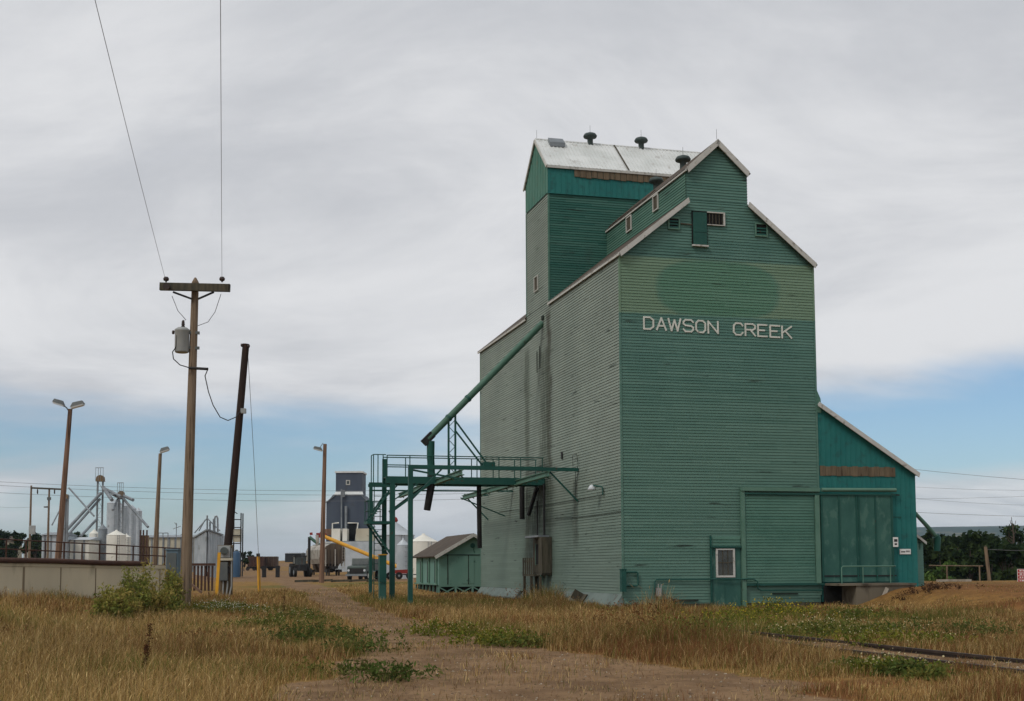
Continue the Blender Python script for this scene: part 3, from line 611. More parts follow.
    MB().box((-.55, 10.15, .95), (-.04, 10.75, 2.72)).build('loading_hut', 'dkwood', E); MB().box((-.10, 10.76, .92), (-.045, 13.3, 2.80)).build('hut_back', 'dkwood', E); MB().box((-.62, 10.6, 2.73), (-.03, 13.0, 2.82)).build('hut_roof', 'steeld', E)
    MB().box((-.13, 12.0, 1.4), (-.105, 12.7, 2.4)).build('hut_opening', 'dark', E); MB().box((-.14, 12.72, 1.35), (-.105, 12.78, 2.45)).build('hut_trim', 'greenpale', E); MB().box((-.14, 11.2, .95), (-.105, 11.9, 2.6)).build('hut_panel', 'greenpale', E)
    P = MB(); [P.tube([(-.3, 10.95, z), (-.3, 11.25, z)], .03, 5) for z in np.arange(-.3, 2.5, .3)]; P.tube([(-.3, 10.95, -.5), (-.3, 10.95, 2.6)], .03, 5); P.tube([(-.3, 11.25, -.5), (-.3, 11.25, 2.6)], .03, 5); P.build('ladder', 'greenpale', E)
    for q, r_ in (([(-.12, 11.2, 2.8), (-.12, 11.2, 5.4)], .05), ([(-.12, 12.4, 2.8), (-.12, 12.4, 4.6)], .035), ([(-.3, 14.66, 5.5), (-.3, 14.66, 3.75)], .14)): MB().tube(q, r_, 6).build('drain_spout', 'black', E)
    MB().beam((-.1, 12.5, 5.3), (-.35, 13.2, 3.9), .16, .12).build('wall_strut', 'black', E)
    P = MB(); P.tube([(-.1, 2.17, 4.35), (-.1, 2.17, 4.62), (-.14, 2.22, 4.70), (-.42, 2.5, 4.76)], .035, 6); fl = P.build('floodlight_arm', 'green', E)
    MB().lathe((-.46, 2.58, 4.60), [(.04, .2), (.10, .16), (.20, 0), (.17, -.03)], 12).build('floodlight', 'lens', fl)
    for a, b in (((-.06, 2.17, 4.35), (-.06, 20.5, 4.40)), ((-.06, 0, 3.55), (-.06, 9.5, 3.6))): MB().tube(sag(a, b, .05), .012, 5).build('conduit', 'lap', E)
    P = MB(); P.tube([(-.1, 6.0, 4.4), (-.1, 6.0, 5.6), (-.1, 5.6, 5.9), (-.14, 5.7, 6.4), (-.14, 6.3, 6.4), (-.1, 6.4, 5.9)], .014, 5).build('wall_cable', 'lap', E); MB().box((-.09, 8.2, 6.4), (-.045, 8.35, 6.75)).build('wall_bracket', 'black', E)
    for a_, b_ in (((-.10, 11.25, 13.75), (-.05, 11.55, 13.95)), ((-.07, 12.0, 11.4), (-.045, 12.05, 12.5)), ((-.07, 12.5, 11.2), (-.045, 12.55, 12.3))): MB().box(a_, b_).build('patch_board', 'lap', E)
    # flared flashing where the shed roof meets the wall
    P = MB(); P.prism([(9.0, -.05, 8.95), (9.2, -.05, 8.5), (9.22, -.05, 7.9), (9.0, -.05, 7.9)], (0, 5, 0)); P.build('flashing', 'sid', E)
elevator()
def haze():
    t = NT('valley_haze'); t.t.nodes.remove(t.bsdf); v = t.n('ShaderNodeVolumePrincipled'); v.inputs['Color'].default_value = (.62, .80, .98, 1); v.inputs['Density'].default_value = 7.5e-5; v.inputs['Anisotropy'].default_value = .2
    t.l(v.outputs[0], t.out.inputs['Volume']); MB().box((-9800, -9800, -60), (9800, 9900, 240)).build('haze', t.m, kind='stuff', label='thin pale haze lying over the valley', cat='haze')
haze()
# ------------------------------------------------------------------ drive shed, dock, annexe
def drive_shed():
    D = thing('drive_shed', 'teal lean-to drive shed against the right side of the tall elevator', 'drive shed', (9.3, 0, .35), 'B')
    u0, u1, z1, z0 = 9.06, 13.76, 5.32, 8.28; sl = (z0-z1)/(u1-u0); dep = 18
    w = MB(); w.prism([(u0, 0, -.3), (u1, 0, -.3), (u1, 0, z1), (u0, 0, z0)], (0, dep, 0))
    for k in range(int((u1-u0)/.24)):
        u = u0+.1+k*.24; top = z0-(u-u0)*sl-.02
        if u > 12.62: w.box((u, -.022, .4), (u+.04, -.001, top))
        else:
            w.box((u, -.022, 4.6), (u+.04, -.001, min(5.12, top)))
            if top > 5.62: w.box((u, -.022, 5.60), (u+.04, -.001, top))
    w.build('wall', 'teal', D)
    bb = MB()
    for k in range(14):
        a = 9.10+k*.262; bb.box((a, -.03-.008*(k % 2), 5.14+.01*(k % 3)), (a+.25, -.002, 5.58-.03*(k % 2)))
    bb.build('bare_board_strip', 'board', D)
    n = Vector((sl, 0, 1)).normalized()*.05; r = MB(); a, b = (u0-.02, z0-.03), (u1+.12, z1-.12*sl-.03)
    r.prism([(a[0], -.18, a[1]), (b[0], -.18, b[1]), (b[0]+n.x, -.18, b[1]+n.z), (a[0]+n.x, -.18, a[1]+n.z)], (0, dep+.3, 0)); r.build('roof', 'galv', D)
    n = n.normalized(); t = MB(); t.prism([(a[0], -.24, a[1]+.10), (b[0], -.24, b[1]+.10), (b[0]-n.x*.10, -.24, b[1]-n.z*.10), (a[0]-n.x*.10, -.24, a[1]-n.z*.10)], (0, .055, 0)); t.build('fascia', 'trim', D)
    d = MB(); d.box((9.02, -.14, .55), (12.52, -.08, 4.30))
    q = d.build('sliding_door', 'tealdoor', D)
    for u in (9.03, 9.86, 10.70, 10.82, 11.62, 12.42): MB().box((u, -.17, .56), (u+.07, -.142, 4.29)).build('batten', 'green', q)
    MB().box((9.03, -.165, .78), (12.6, -.1405, .84)).build('door_rail', 'black', q)
    t = MB(); t.tube([(9.06, -.2, 4.52), (12.66, -.2, 4.55)], .085, 8); t.build('door_track', 'greenpale', D)
    MB().beam((12.45, -.15, 4.36), (12.85, -.15, 4.33), .06, .06).build('track_end', 'black', D)
    s = MB(); s.box((12.46, -.20, 2.06), (12.70, -.172, 2.48)); q = s.build('notice', 'signwhite', D)
    m = MB(); m.box((12.50, -.206, 2.28), (12.66, -.2005, 2.40)); m.box((12.52, -.206, 2.14), (12.64, -.2005, 2.22)); m.build('print', 'signdark', q)
    s = MB(); s.box((12.86, -.05, 1.74), (13.40, -.024, 1.97)); q = s.build('notice', 'signwhite', D)
    m = MB(); m.box((12.92, -.056, 1.82), (13.12, -.0505, 1.87)); [m.box((13.16+k*.05, -.056, 1.83), (13.19+k*.05, -.0505, 1.9)) for k in range(4)]; m.build('print', 'signdark', q)
    MB().box((12.55, -.03, 3.35), (13.0, -.02, 3.39)).build('seam', 'green', D)
drive_shed()
def dock():
    D = MB(); D.prism([(9.85, -1.5, -.6), (9.85, -.02, -.6), (9.85, -.02, .40), (9.85, -1.5, .40)], (2.8, 0, 0)); D.build('loading_dock', 'dock', origin=(11, -.7, -.5), fr='B', label='grey concrete loading dock at the sliding door of the teal shed', cat='dock')
    s = bpy.data.objects['loading_dock']
    q = MB(); q.box((9.1, -1.55, .405), (12.7, -.21, .50)); q.build('deck_slab', 'dock', s)
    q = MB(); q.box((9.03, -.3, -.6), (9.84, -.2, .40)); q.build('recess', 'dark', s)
    q = MB(); q.beam((10.9, -1.53, -.45), (11.3, -1.53, .3), .16, .03, up=(0, 1, 0)); q.build('pale_streak', 'stone', s)
    R = thing('guard_rail', 'thin pale green pipe rail standing along the edge of the concrete dock', 'railing', (10.6, -1.4, .5), 'B')
    z = 1.22
    q = MB(); q.tube([(9.25, -1.4, .5), (9.25, -1.4, z-.06), (9.31, -1.4, z), (11.8, -1.4, z)], .028, 6); q.build('top_rail', 'greenpale', R)
    for u in (10.25, 11.55): MB().tube([(u, -1.4, .5), (u, -1.4, z-.03)], .026, 6).build('post', 'greenpale', R)
dock()
def annexe():
    A = thing('lean_to_annexe', 'low green lean-to with white roof edge beyond the teal shed wall', 'annexe', (14.1, 3, .3), 'B')
    w = MB(); w.prism([(13.79, .6, .1), (14.42, .6, .1), (14.42, .6, 2.28), (13.79, .6, 2.74)], (0, 7, 0)); w.siding([(13.79, .1), (14.42, .1), (14.42, 2.28), (13.79, 2.28)], lambda a, z, o: (a, .6-o-.002, z)); w.build('wall', ['shed', 'lap'], A)
    MB().prism([(13.79, .45, 2.77), (14.5, .45, 2.26), (14.5, .45, 2.33), (13.79, .45, 2.84)], (0, 7.3, 0)).build('roof', 'shingle', A)
    MB().prism([(13.79, .40, 2.80), (14.5, .40, 2.29), (14.5, .40, 2.17), (13.79, .40, 2.68)], (0, .045, 0)).build('fascia', 'trim', A)
    p = [PV(915, 513, 6), PV(927, 526, 6), PV(935.5, 536, 6), PV(937, 538, 6), PV(937, 551, 6)]
    S = thing('discharge_spout', 'short green spout sloping down from the right wall of the teal shed', 'spout', p[0], 'B')
    MB().tube([(13.77, 6, p[0][2]+.05)]+p[:3], .11, 8).build('pipe', 'pipe', S); MB().tube([p[2], p[3], p[4]], [.2, .2, .16], 8).build('drop_sleeve', 'green', S)
annexe()
# ------------------------------------------------------------------ loading gantry over the track
def gantry():
    Gt = thing('loading_gantry', 'green steel catwalk gantry on posts beside the elevator side wall', 'gantry', (-7.85, 9, -.45), 'B')
    zb = -.75; z1 = 5.70
    def post(u, v, top, w=.2): MB().box((u-w/2, v-w/2, zb), (u+w/2, v+w/2, top)).build('post', 'green', Gt)
    post(-7.85, 5.8, z1, .2); post(-7.85, 17.5, z1-.1, .17); post(-7.72, 11.4, 5.4, .24); post(-7.95, 12.4, 6.6, .2)
    MB().beam((-7.95, 5.8, z1), (-.05, 5.8, z1), .16, .16).build('portal_beam', 'green', Gt)
    MB().beam((-7.95, 17.5, z1), (-.05, 17.5, z1), .16, .16).build('portal_beam', 'green', Gt)
    MB().beam((-7.95, 17.5, z1-.35), (-.05, 17.5, z1-.30), .08, .08).build('portal_beam', 'green', Gt)
    MB().beam((-7.85, 5.8, 4.2), (-6.45, 5.8, z1-.08), .07, .07).build('knee_brace', 'green', Gt)
    MB().beam((-7.85, 17.5, 4.2), (-6.45, 17.5, z1-.08), .07, .07).build('knee_brace', 'green', Gt)
    MB().beam((-7.8, 5.8, z1-.12), (-5.6, 5.8, z1-.5), .06, .08).build('knee_brace', 'green', Gt)
    for u, v1 in ((-5.55, 22), (-1.5, 23.5)):                  # two trolley rails along the track, hung below the portals
        r = MB(); r.beam((u, 5.6, z1-.10), (u, v1, z1-.24), .16, .03); r.beam((u, 5.6, z1-.32), (u, v1, z1-.46), .22, .04); r.beam((u, 5.6, z1-.21), (u, v1, z1-.35), .03, .2)
        for k in range(9): r.beam((u, 6+k*1.9, z1-.33-.012*k), (u+.14, 6+k*1.9, z1-.42-.012*k), .05, .05)
        r.build('trolley_rail', 'greenpale', Gt)
    for v, z, dv in ((5.85, z1, 0), (23.2, 5.5, -4.)):
        MB().beam((-1.5, v, z), (-.05, v, z), .09, .09).build('wall_bracket', 'green', Gt)
        MB().beam((-1.45, v, z-.05), (-.05, v, z-1.45), .07, .07).build('wall_bracket', 'green', Gt)
    MB().beam((-2.6, 19.2, 5.1), (-.05, 19.2, 4.1), .06, .06).build('wall_bracket', 'green', Gt)
    # catwalk
    va, vb, zd = 11.3, 12.5, 5.68
    MB().box((-8.05, va, zd-.35), (-.05, va+.12, zd)).build('deck_beam', 'green', Gt); MB().box((-8.05, vb-.12, zd-.35), (-.05, vb, zd)).build('deck_beam', 'green', Gt)
    MB().box((-8.05, va+.121, zd-.06), (-.05, vb-.121, zd-.02)).build('deck', 'green', Gt)
    for v in (va, vb):
        rl = MB()
        for z in (zd+.55, zd+1.02): rl.tube([(-8.0, v, z), (-.1, v, z)], .026, 6)
        for k in range(8): rl.tube([(-8.0+k*1.12, v, zd-.05), (-8.0+k*1.12, v, zd+1.02)], .026, 6)
        rl.build('railing', 'green', Gt)
    for u, s in ((-7.72, 1), ):
        MB().beam((-7.7, va, 4.0), (-5.9, va, zd-.35), .09, .09).build('knee_brace', 'green', Gt); MB().beam((-7.7, vb, 4.0), (-5.9, vb, zd-.35), .09, .09).build('knee_brace', 'green', Gt)
        MB().beam((-7.7, va, 4.5), (-6.5, va, zd-.35), .06, .06).build('knee_brace', 'green', Gt)
    # landing, stair and cage at the free end
    MB().box((-8.95, 11.3, 3.36), (-7.8, 12.5, 3.50)).build('landing', 'green', Gt)
    MB().beam((-8.9, 11.4, 5.22), (-7.7, 11.4, 5.22), .12, .14).build('stair_beam', 'green', Gt)
    st = MB(); st.beam((-8.85, 11.35, 3.5), (-7.9, 11.35, 4.95), .04, .09); st.beam((-8.85, 12.3, 3.5), (-7.9, 12.3, 4.95), .04, .09); [st.box((-8.8+.16*k, 11.38, 3.62+.24*k), (-8.62+.16*k, 12.28, 3.66+.24*k)) for k in range(6)]; st.build('stair', 'green', Gt)
    st = MB(); st.beam((-7.8, 11.35, 1.9), (-8.8, 11.35, 3.36), .04, .09); st.beam((-7.8, 12.3, 1.9), (-8.8, 12.3, 3.36), .04, .09); [st.box((-8.0-.14*k, 11.38, 2.1+.22*k), (-7.84-.14*k, 12.28, 2.14+.22*k)) for k in range(6)]; st.build('stair', 'green', Gt)
    rl = MB()
    for u, v in ((-8.9, 11.35), (-8.9, 12.45), (-8.5, 12.45), (-8.15, 12.45)): rl.tube([(u, v, 3.5), (u, v, 4.5)], .024, 5)
    for z in (4.0, 4.5): rl.tube([(-8.9, 11.35, z), (-8.9, 12.45, z), (-8.1, 12.45, z)], .024, 5)
    rl.build('railing', 'green', Gt)
    rl = MB()
    for u, v in ((-8.62, 11.6), (-8.62, 12.3), (-8.4, 11.6), (-8.15, 11.6)): rl.tube([(u, v, 5.2), (u, v, 6.75)], .026, 5)
    rl.tube([(-8.0, 11.6, 6.75), (-8.62, 11.6, 6.75), (-8.62, 12.3, 6.75)], .026, 5); rl.build('ladder_cage', 'green', Gt)
    ld = MB()
    for u in (-8.5, -8.1): ld.tube([(u, 12.1, -.4), (u, 12.1, 5.3)], .025, 5)
    [ld.tube([(-8.5, 12.1, -.2+.33*k), (-8.1, 12.1, -.2+.33*k)], .016, 4) for k in range(16)]; ld.build('ladder', 'green', Gt)
    C = thing('control_cabinet', 'tall dark green control cabinet standing at the foot of the gantry stair', 'cabinet', (-8.28, 11.0, -.4), 'B')
    m = MB(); m.box((-8.43, 10.75, .55), (-8.10, 11.2, 1.85)); m.build('body', 'green', C); MB().box((-8.42, 10.8, -.7), (-8.12, 11.15, .54)).build('base', 'tealdoor', C); MB().box((-8.46, 10.72, 1.852), (-8.07, 11.23, 1.90)).build('lid', 'auger', C)
gantry()
def spout():
    vs = 11.55; top = (-.02, vs, 13.6); end = (-5.95, vs, 7.55)
    S = thing('loading_spout', 'long green grain spout slanting from high on the elevator to the catwalk', 'spout', (-5.9, vs, 4.0), 'B')
    d = (Vector(end)-Vector(top)).normalized()
    MB().tube([top, tuple(Vector(end))], .165, 12).build('pipe', 'pipe', S)
    MB().tube([tuple(Vector(top)+d*5.5), tuple(Vector(top)+d*5.62)], .19, 12).build('joint_collar', 'green', S)
    MB().tube([tuple(Vector(top)+d*6.9), tuple(Vector(top)+d*7.02)], .19, 12).build('joint_collar', 'green', S)
    MB().beam(tuple(Vector(end)-d*.35), tuple(Vector(end)+d*.30), .30, .36).build('end_box', 'black', S)
    MB().tube([(-5.80, vs, 7.45), (-5.80, vs, 6.6), (-5.74, vs, 5.7)], [.2, .19, .17], 10).build('drop_sleeve', 'green', S)
    MB().tube([(-5.74, vs, 5.75), (-5.78, vs, 5.2), (-5.98, vs, 4.05)], [.20, .19, .17], 10).build('rubber_sleeve', 'tyre', S)
    m = MB()
    for u in (-4.9, -4.56): m.beam((u, vs, 5.7), (u, vs, 8.55+(u+4.9)*1), .09, .09)
    for k in range(8): m.beam((-4.87, vs, 5.9+k*.33), (-4.59, vs, 6.2+k*.33), .03, .03, up=(0, 1, 0)) if k % 2 else m.beam((-4.59, vs, 5.9+k*.33), (-4.87, vs, 6.2+k*.33), .03, .03, up=(0, 1, 0))
    m.build('lattice_mast', 'green', S)
    MB().beam((-4.56, vs, 8.5), (-2.85, vs, 6.25), .075, .075).build('stay', 'green', S); MB().beam((-4.56, vs, 8.0), (-3.15, vs, 6.25), .075, .075).build('stay', 'green', S)
    MB().box((-3.2, vs-.3, 6.2), (-2.6, vs+.3, 6.45)).build('stay_foot', 'green', S)
    H = MB().tube([(-3.28, 11.9, 5.30), (-3.28, 11.9, 4.6), (-3.25, 11.9, 2.2)], .12, 8); H.build('hanging_spout', 'tyre', origin=(-3.28, 11.9, 5.3), fr='B', label='straight black rubber spout hanging from the catwalk beside the wall', cat='spout')
spout()
def small_shed():
    c0 = toB(UP(438.8, 585.3, 82)); v0 = c0[1]; ua = c0[0]; ze = 2.03; zf = .14
    pk = PV(472.6, 535.4, v0); up = pk[0]; ub = 2*up-ua; zr = pk[2]
    vb = PU(416.2, 570, ua)[1]
    H = thing('storage_shed', 'small green wooden shed with brown roof raised on a lattice base', 'shed', (up, v0+3, -.5), 'B')
    w = MB(); w.prism([(ua, v0, zf), (ub, v0, zf), (ub, v0, ze), (up, v0, zr), (ua, v0, ze)], (0, vb-v0, 0)); q = w.build('wall', 'shed', H)
    s = MB(); [s.box((ua+.55+k*1.35, v0-.03, zf+.05), (ua+.60+k*1.35, v0-.002, ze+.05)) for k in range(4)]; s.box((ua, v0-.03, ze+.0), (ub, v0-.002, ze+.05)); s.build('batten', 'lap', H)
    s = MB(); s.box((ua+1.5, v0-.02, zf+.1), (up+.1, v0-.003, ze-.05)); s.build('door', 'shed', H)
    s = MB(); s.tube([(up, v0-.02, zr-.65), (up, v0-.001, zr-.65)], .16, 10); s.build('vent', 'green', H)
    sl = (zr-ze)/(up-ua); r = MB()
    for sg in (-1, 1):
        e = (up+sg*(up-ua+.28)); zz = ze-.28*sl+.04; n = Vector((sg*sl, 0, 1)).normalized()*.08
        r.prism([(e, v0-.3, zz), (up, v0-.3, zr+.04), (up+n.x*0, v0-.3, zr+.13), (e+n.x, v0-.3, zz+n.z)], (0, vb-v0+.6, 0))
    r.build('roof', 'shingle', H); f = MB()
    for sg in (-1, 1):
        e = (up+sg*(up-ua+.30)); zz = ze-.30*sl; f.beam((e, v0-.335, zz+.03), (up, v0-.335, zr+.03), .05, .2)
    f.build('fascia', 'trim', H)
    n = 3
    for k in range(n):                                         # openings along the side facing the track
        a = v0+.5+k*(vb-v0-.4)/n
        m = MB(); m.box((ua-.02, a+.25, zf+.15), (ua-.003, a+.8, ze-.35)); m.build('side_opening', 'dark', H)
        m = MB(); m.box((ua-.10, a-.1, zf), (ua-.02, a+.15, ze-.05)); m.build('side_post', 'greenpale', H)
    m = MB(); m.box((ua-.12, v0+.2, zf), (ua-.022, vb, zf+.09)); m.build('side_rail', 'greenpale', H)
    zz = -.6; m = 4
    MB().box((ua, v0, zf-.10), (ub, v0+.1, zf-.003)).build('sill_beam', 'shed', H)
    for k in range(m+1): u = ua+(ub-ua)*k/m; MB().box((u-.06, v0+.01, zz), (u+.06, v0+.09, zf-.102)).build('base_post', 'shed', H)
    for k in range(m):
        a, b = ua+(ub-ua)*k/m+.06, ua+(ub-ua)*(k+1)/m-.06
        L = MB(); L.beam((a, v0+.05, zz+.08), (b, v0+.05, zf-.14), .05, .07); L.beam((a, v0+.035, zf-.14), (b, v0+.035, zz+.08), .05, .07); L.build('cross_brace', 'shed', H)
    for k in range(7): v = v0+.4+k*(vb-v0-.5)/6; MB().beam((ua, v, zf-.05), (ua-.0, v+.25, zz), .1, .1).build('side_prop', 'shed', H)
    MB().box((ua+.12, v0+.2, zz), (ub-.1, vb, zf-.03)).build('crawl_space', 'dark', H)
small_shed()
# ------------------------------------------------------------------ track
def track():
    ua, ub, zr = -5.02, -3.585, -.42; v0, v1 = -42, 190
    def path(u, z, st=4): return [(u-.012*max(0, v+33)*math.exp(-max(0, v+33)/40.), v, z+gz(*toW((u, v, 0))[:2])*0+ (0 if v < 30 else min(.55, (v-30)*.006))) for v in np.arange(v0, v1, st)]
    for u in (ua, ub):
        P = path(u, zr); m = MB()
        for p, q in zip(P[:-1], P[1:]):
            for w, h, dz in ((.072, .05, -.025), (.02, .09, -.09), (.14, .025, -.145)): m.beam((p[0], p[1], p[2]+dz), (q[0], q[1], q[2]+dz), w, h)
        m.build('rail', 'rail', origin=(u, -10, zr-.15), fr='B', label='rusty rail of the siding nearer the elevator wall' if u == ub else 'rusty rail of the siding crossing the weeds at lower right', cat='rail', group='rails of the siding')
    rr = random.Random(3); t0 = None
    for k in range(66):
        v = v0+k*.92
        if v > 16: break
        uo = path(ua, 0, 1); sh = -.012*max(0, v+33)*math.exp(-max(0, v+33)/40.)
        if t0 is None:
            t0 = MB().box((-1.25, -.11, -.09), (1.25, .11, .08)).build('sleeper', 'dkwood', label='grey timber sleeper under the siding rails', cat='sleeper', group='sleepers of the siding'); o = t0
        else: o = dup(t0)
        o.location = toW(((ua+ub)/2+sh+rr.uniform(-.05, .05), v, zr-.26)); o.rotation_euler = (0, 0, YAW+rr.uniform(-.03, .03))
track()
# ------------------------------------------------------------------ poles
def lean_pts(b, t, n=8, bend=0.):
    B_, T_ = Vector(b), Vector(t); return [tuple(B_.lerp(T_, k/n)+Vector((bend*math.sin(math.pi*k/n), 0, 0))) for k in range(n+1)]
def utility_pole():
    b = UP(184.5, 612, 46); t = UP(195.3, 283, 46); U = thing('utility_pole', 'tall grey wooden utility pole with one crossarm and grey transformer', 'utility pole', (b[0], b[1], b[2]))
    MB().tube(lean_pts((b[0], b[1], b[2]-.5), t, 8), [.215-.011*k for k in range(9)], 14).build('pole', 'wood', U)
    at = lambda px, py, dy=0: Vector(UP(px, py, 46+dy))
    ca = MB().beam(at(160, 286.5, -.28), at(230, 288, -.28), .16, .27).build('crossarm', 'dkwood', U)
    for a, c in (((173, 292), (192, 299)), ((214, 292), (198, 299))): MB().beam(at(*a, -.2), at(*c, -.2), .03, .07).build('crossarm_brace', 'black', U)
    for px in (166, 222): q = at(px, 286, -.28); MB().lathe(tuple(q), [(.03, .14), (.03, .17), (.09, .20), (.11, .26), (.07, .33), (.03, .34)], 10).build('insulator', 'porc', U)
    q = at(167, 287, -.42); MB().tube([tuple(q), tuple(q+Vector((0, -.12, 0)))], .13, 10).build('end_knob', 'porc', U)
    MB().lathe(t, [(.13, -.01), (.13, .02), (.03, .20)], 12).build('pole_cap', 'wood', U)
    c = at(182, 341, -.1); tr = MB(); tr.lathe((c.x, c.y, c.z-.43), [(.20, 0), (.24, .02), (.255, .06), (.255, .76), (.27, .78), (.27, .84), (.16, .92), (.04, .94)], 18); T = tr.build('transformer', 'meter', U)
    MB().lathe((c.x+.03, c.y, c.z+.50), [(.04, 0), (.07, .03), (.05, .07), (.07, .11), (.05, .15), (.06, .19), (.03, .26)], 10).build('bushing', 'porc', T)
    MB().lathe((c.x-.32, c.y, c.z+.25), [(.03, 0), (.05, .03), (.05, .12), (.02, .14)], 8).build('bushing', 'porc', T)
    for dz in (-.25, .3): MB().beam((c.x+.2, c.y, c.z+dz), (c.x+.62, c.y+.05, c.z+dz), .08, .1).build('bracket', 'boxgrey', T)
    bb = MB(); k = at(205, 367, -.2)
    MB().tube([tuple(at(189, 368, -.25)), tuple(at(208, 369, -.3))], .05, 8).build('service_bracket', 'black', U)
    pts = [tuple(at(*p, -.3)) for p in ((177, 335), (176, 347), (172.5, 352), (173.5, 359), (180, 365), (188.5, 367.5))]; MB().tube(pts, .02, 5, cap=False).build('service_lead', 'black', U)
    MB().tube([tuple(at(*p, -.3)) for p in ((172, 296), (178, 311), (186, 320), (187.5, 323))][:3]+[(c.x+.03, c.y, c.z+.75)], .012, 5, cap=False).build('service_lead', 'wire', U)
    MB().tube([tuple(at(*p, -.3)) for p in ((221, 294), (215, 312), (208, 322), (197, 326))], .012, 5, cap=False).build('service_lead', 'wire', U)
    # the two line wires coming overhead
    for (px, top, Y2, lab) in ((166, (95, 0), 21, 'thin overhead wire slanting up left from the crossarm of the pole'), (222, (220.5, 0), 21, 'thin overhead wire rising straight up from the crossarm right end')):
        A = at(px, 281.5, -.28); Bp = Vector(UP(*top, Y2)); d = Bp-A; E_ = A+d*2.2
        pts = [tuple(A.lerp(E_, k/24)-Vector((0, 0, 4*.5*(k/24)*(k/24-1/2.2)*-1)) if False else A.lerp(E_, k/24)+Vector((0, 0, 1.1*(k/24)*(k/24-1/2.2)))) for k in range(25)]
        wire('overhead_wire', pts, .0065, lab)
    # slack service cable to the dark pole
    pts = [at(208, 369, -.3)]+[Vector(UP(px, py, Y)) for px, py, Y in ((205, 376, 46.5), (208.5, 392, 48.5), (213, 405, 50), (220, 417, 51.5), (228, 420.5, 52.5), (236, 417, 53.3), (241, 410, 53.7))]
    wire('service_cable', [tuple(p) for p in pts], .02, 'slack black cable looping from the utility pole to the dark pole', mat='black')
utility_pole()
def dark_pole():
    Y = 54; b = UP(222, 602, Y); t = UP(246, 344, Y); U = thing('meter_pole', 'dark tarred leaning pole carrying grey electric meter boxes low down', 'pole', b)
    MB().tube(lean_pts((b[0], b[1], b[2]-.5), t, 8), [.185-.005*k for k in range(9)], 14).build('pole', 'tar', U)
    for px, py in ((242, 345), (248.5, 346)): q = UP(px, py, Y-.1); MB().lathe((q[0], q[1], q[2]-.08), [(.03, 0), (.06, .04), (.06, .12), (.03, .14)], 8).build('insulator', 'porc', U)
    q = UP(243.5, 411, Y-.25); MB().box((q[0]-.1, q[1]-.12, q[2]-.1), (q[0]+.1, q[1]+.1, q[2]+.1)).build('cable_clamp', 'meter', U)
    A = lambda px, py, dy: Vector(UP(px, py, Y+dy))
    def panel(nm, x0, y0, x1, y1, d0, d1, mat, par=U):
        a, c = A(x0, y1, d0), A(x1, y0, d0); m = MB(); m.box((a.x, Y+d0, a.z), (c.x, Y+d1, c.z)); return m.build(nm, mat, par)
    panel('backboard', 217, 545, 233, 600, -.28, -.22, 'board'); mb = panel('meter_box', 217.8, 545.5, 230, 557.5, -.50, -.281, 'meter')
    p = A(224.5, 551, -.5); MB().tube([tuple(p), (p.x, p.y-.10, p.z)], .16, 14).build('meter_glass', 'glass', mb)
    panel('shelf', 218, 558, 232, 560.5, -.5, -.281, 'beige'); sw = panel('switch_box', 219, 562, 227.5, 580.5, -.48, -.281, 'boxgrey'); p = A(228.3, 570, -.4); MB().box((p.x-.02, p.y-.03, p.z-.15), (p.x+.05, p.y+.03, p.z+.15)).build('switch_handle', 'black', sw)
    for px, px2 in ((223.2, 222.2), (227.5, 225.5), (231.5, 227.5)): MB().tube([tuple(A(px, 581 if px < 230 else 548, -.35)), tuple(A(px, 586, -.35)), tuple(A(px2, 603, -.3))], .035, 6).build('conduit', 'meter', U)
    # pole guy wire with its yellow guard
    gb = UP(259.5, 594, 62)
    g = [UP(247.5, 347, 54), UP(250.3, 395, 55.2), UP(254.5, 470, 58), UP(258.5, 556, 61.5), gb]
    wire('guy_wire', g, .011, 'thin guy wire from the dark leaning pole top down to a yellow guard')
    bb = thing('guy_guard', 'slim yellow guard post on the guy wire out in the grass', 'marker post', gb); MB().tube([(gb[0], gb[1], gb[2]-.25), UP(258.2, 556, 62)], .075, 8).build('sleeve', 'yellow', bb); MB().tube([UP(258.2, 556.5, 62), UP(258.1, 553.5, 62)], .09, 8).build('cap', 'black', bb)
    b2 = UP(216, 601, 52.8); G = thing('guard_post', 'bright yellow guard strip leaning on the meter box pole', 'marker post', b2); MB().beam((b2[0], b2[1], b2[2]-.2), UP(219.3, 552.5, 53), .12, .06, up=(0, 1, 0)).build('strip', 'yellow', G)
    b3 = UP(209.5, 598, 53.5); G = MB().tube([(b3[0], b3[1], b3[2]-.2), UP(207.5, 572, 53.5)], .03, 6); G.build('steel_stake', 'rust', origin=b3, label='thin rusty stake in the grass between the two near poles', cat='stake')
    a = UP(191, 584, 47.5); c = UP(201.5, 592.5, 47.5); MB().beam(a, c, .16, .07).build('broken_timber', 'woodred', origin=c, label='short reddish timber leaning against the utility pole foot', cat='timber')
dark_pole()
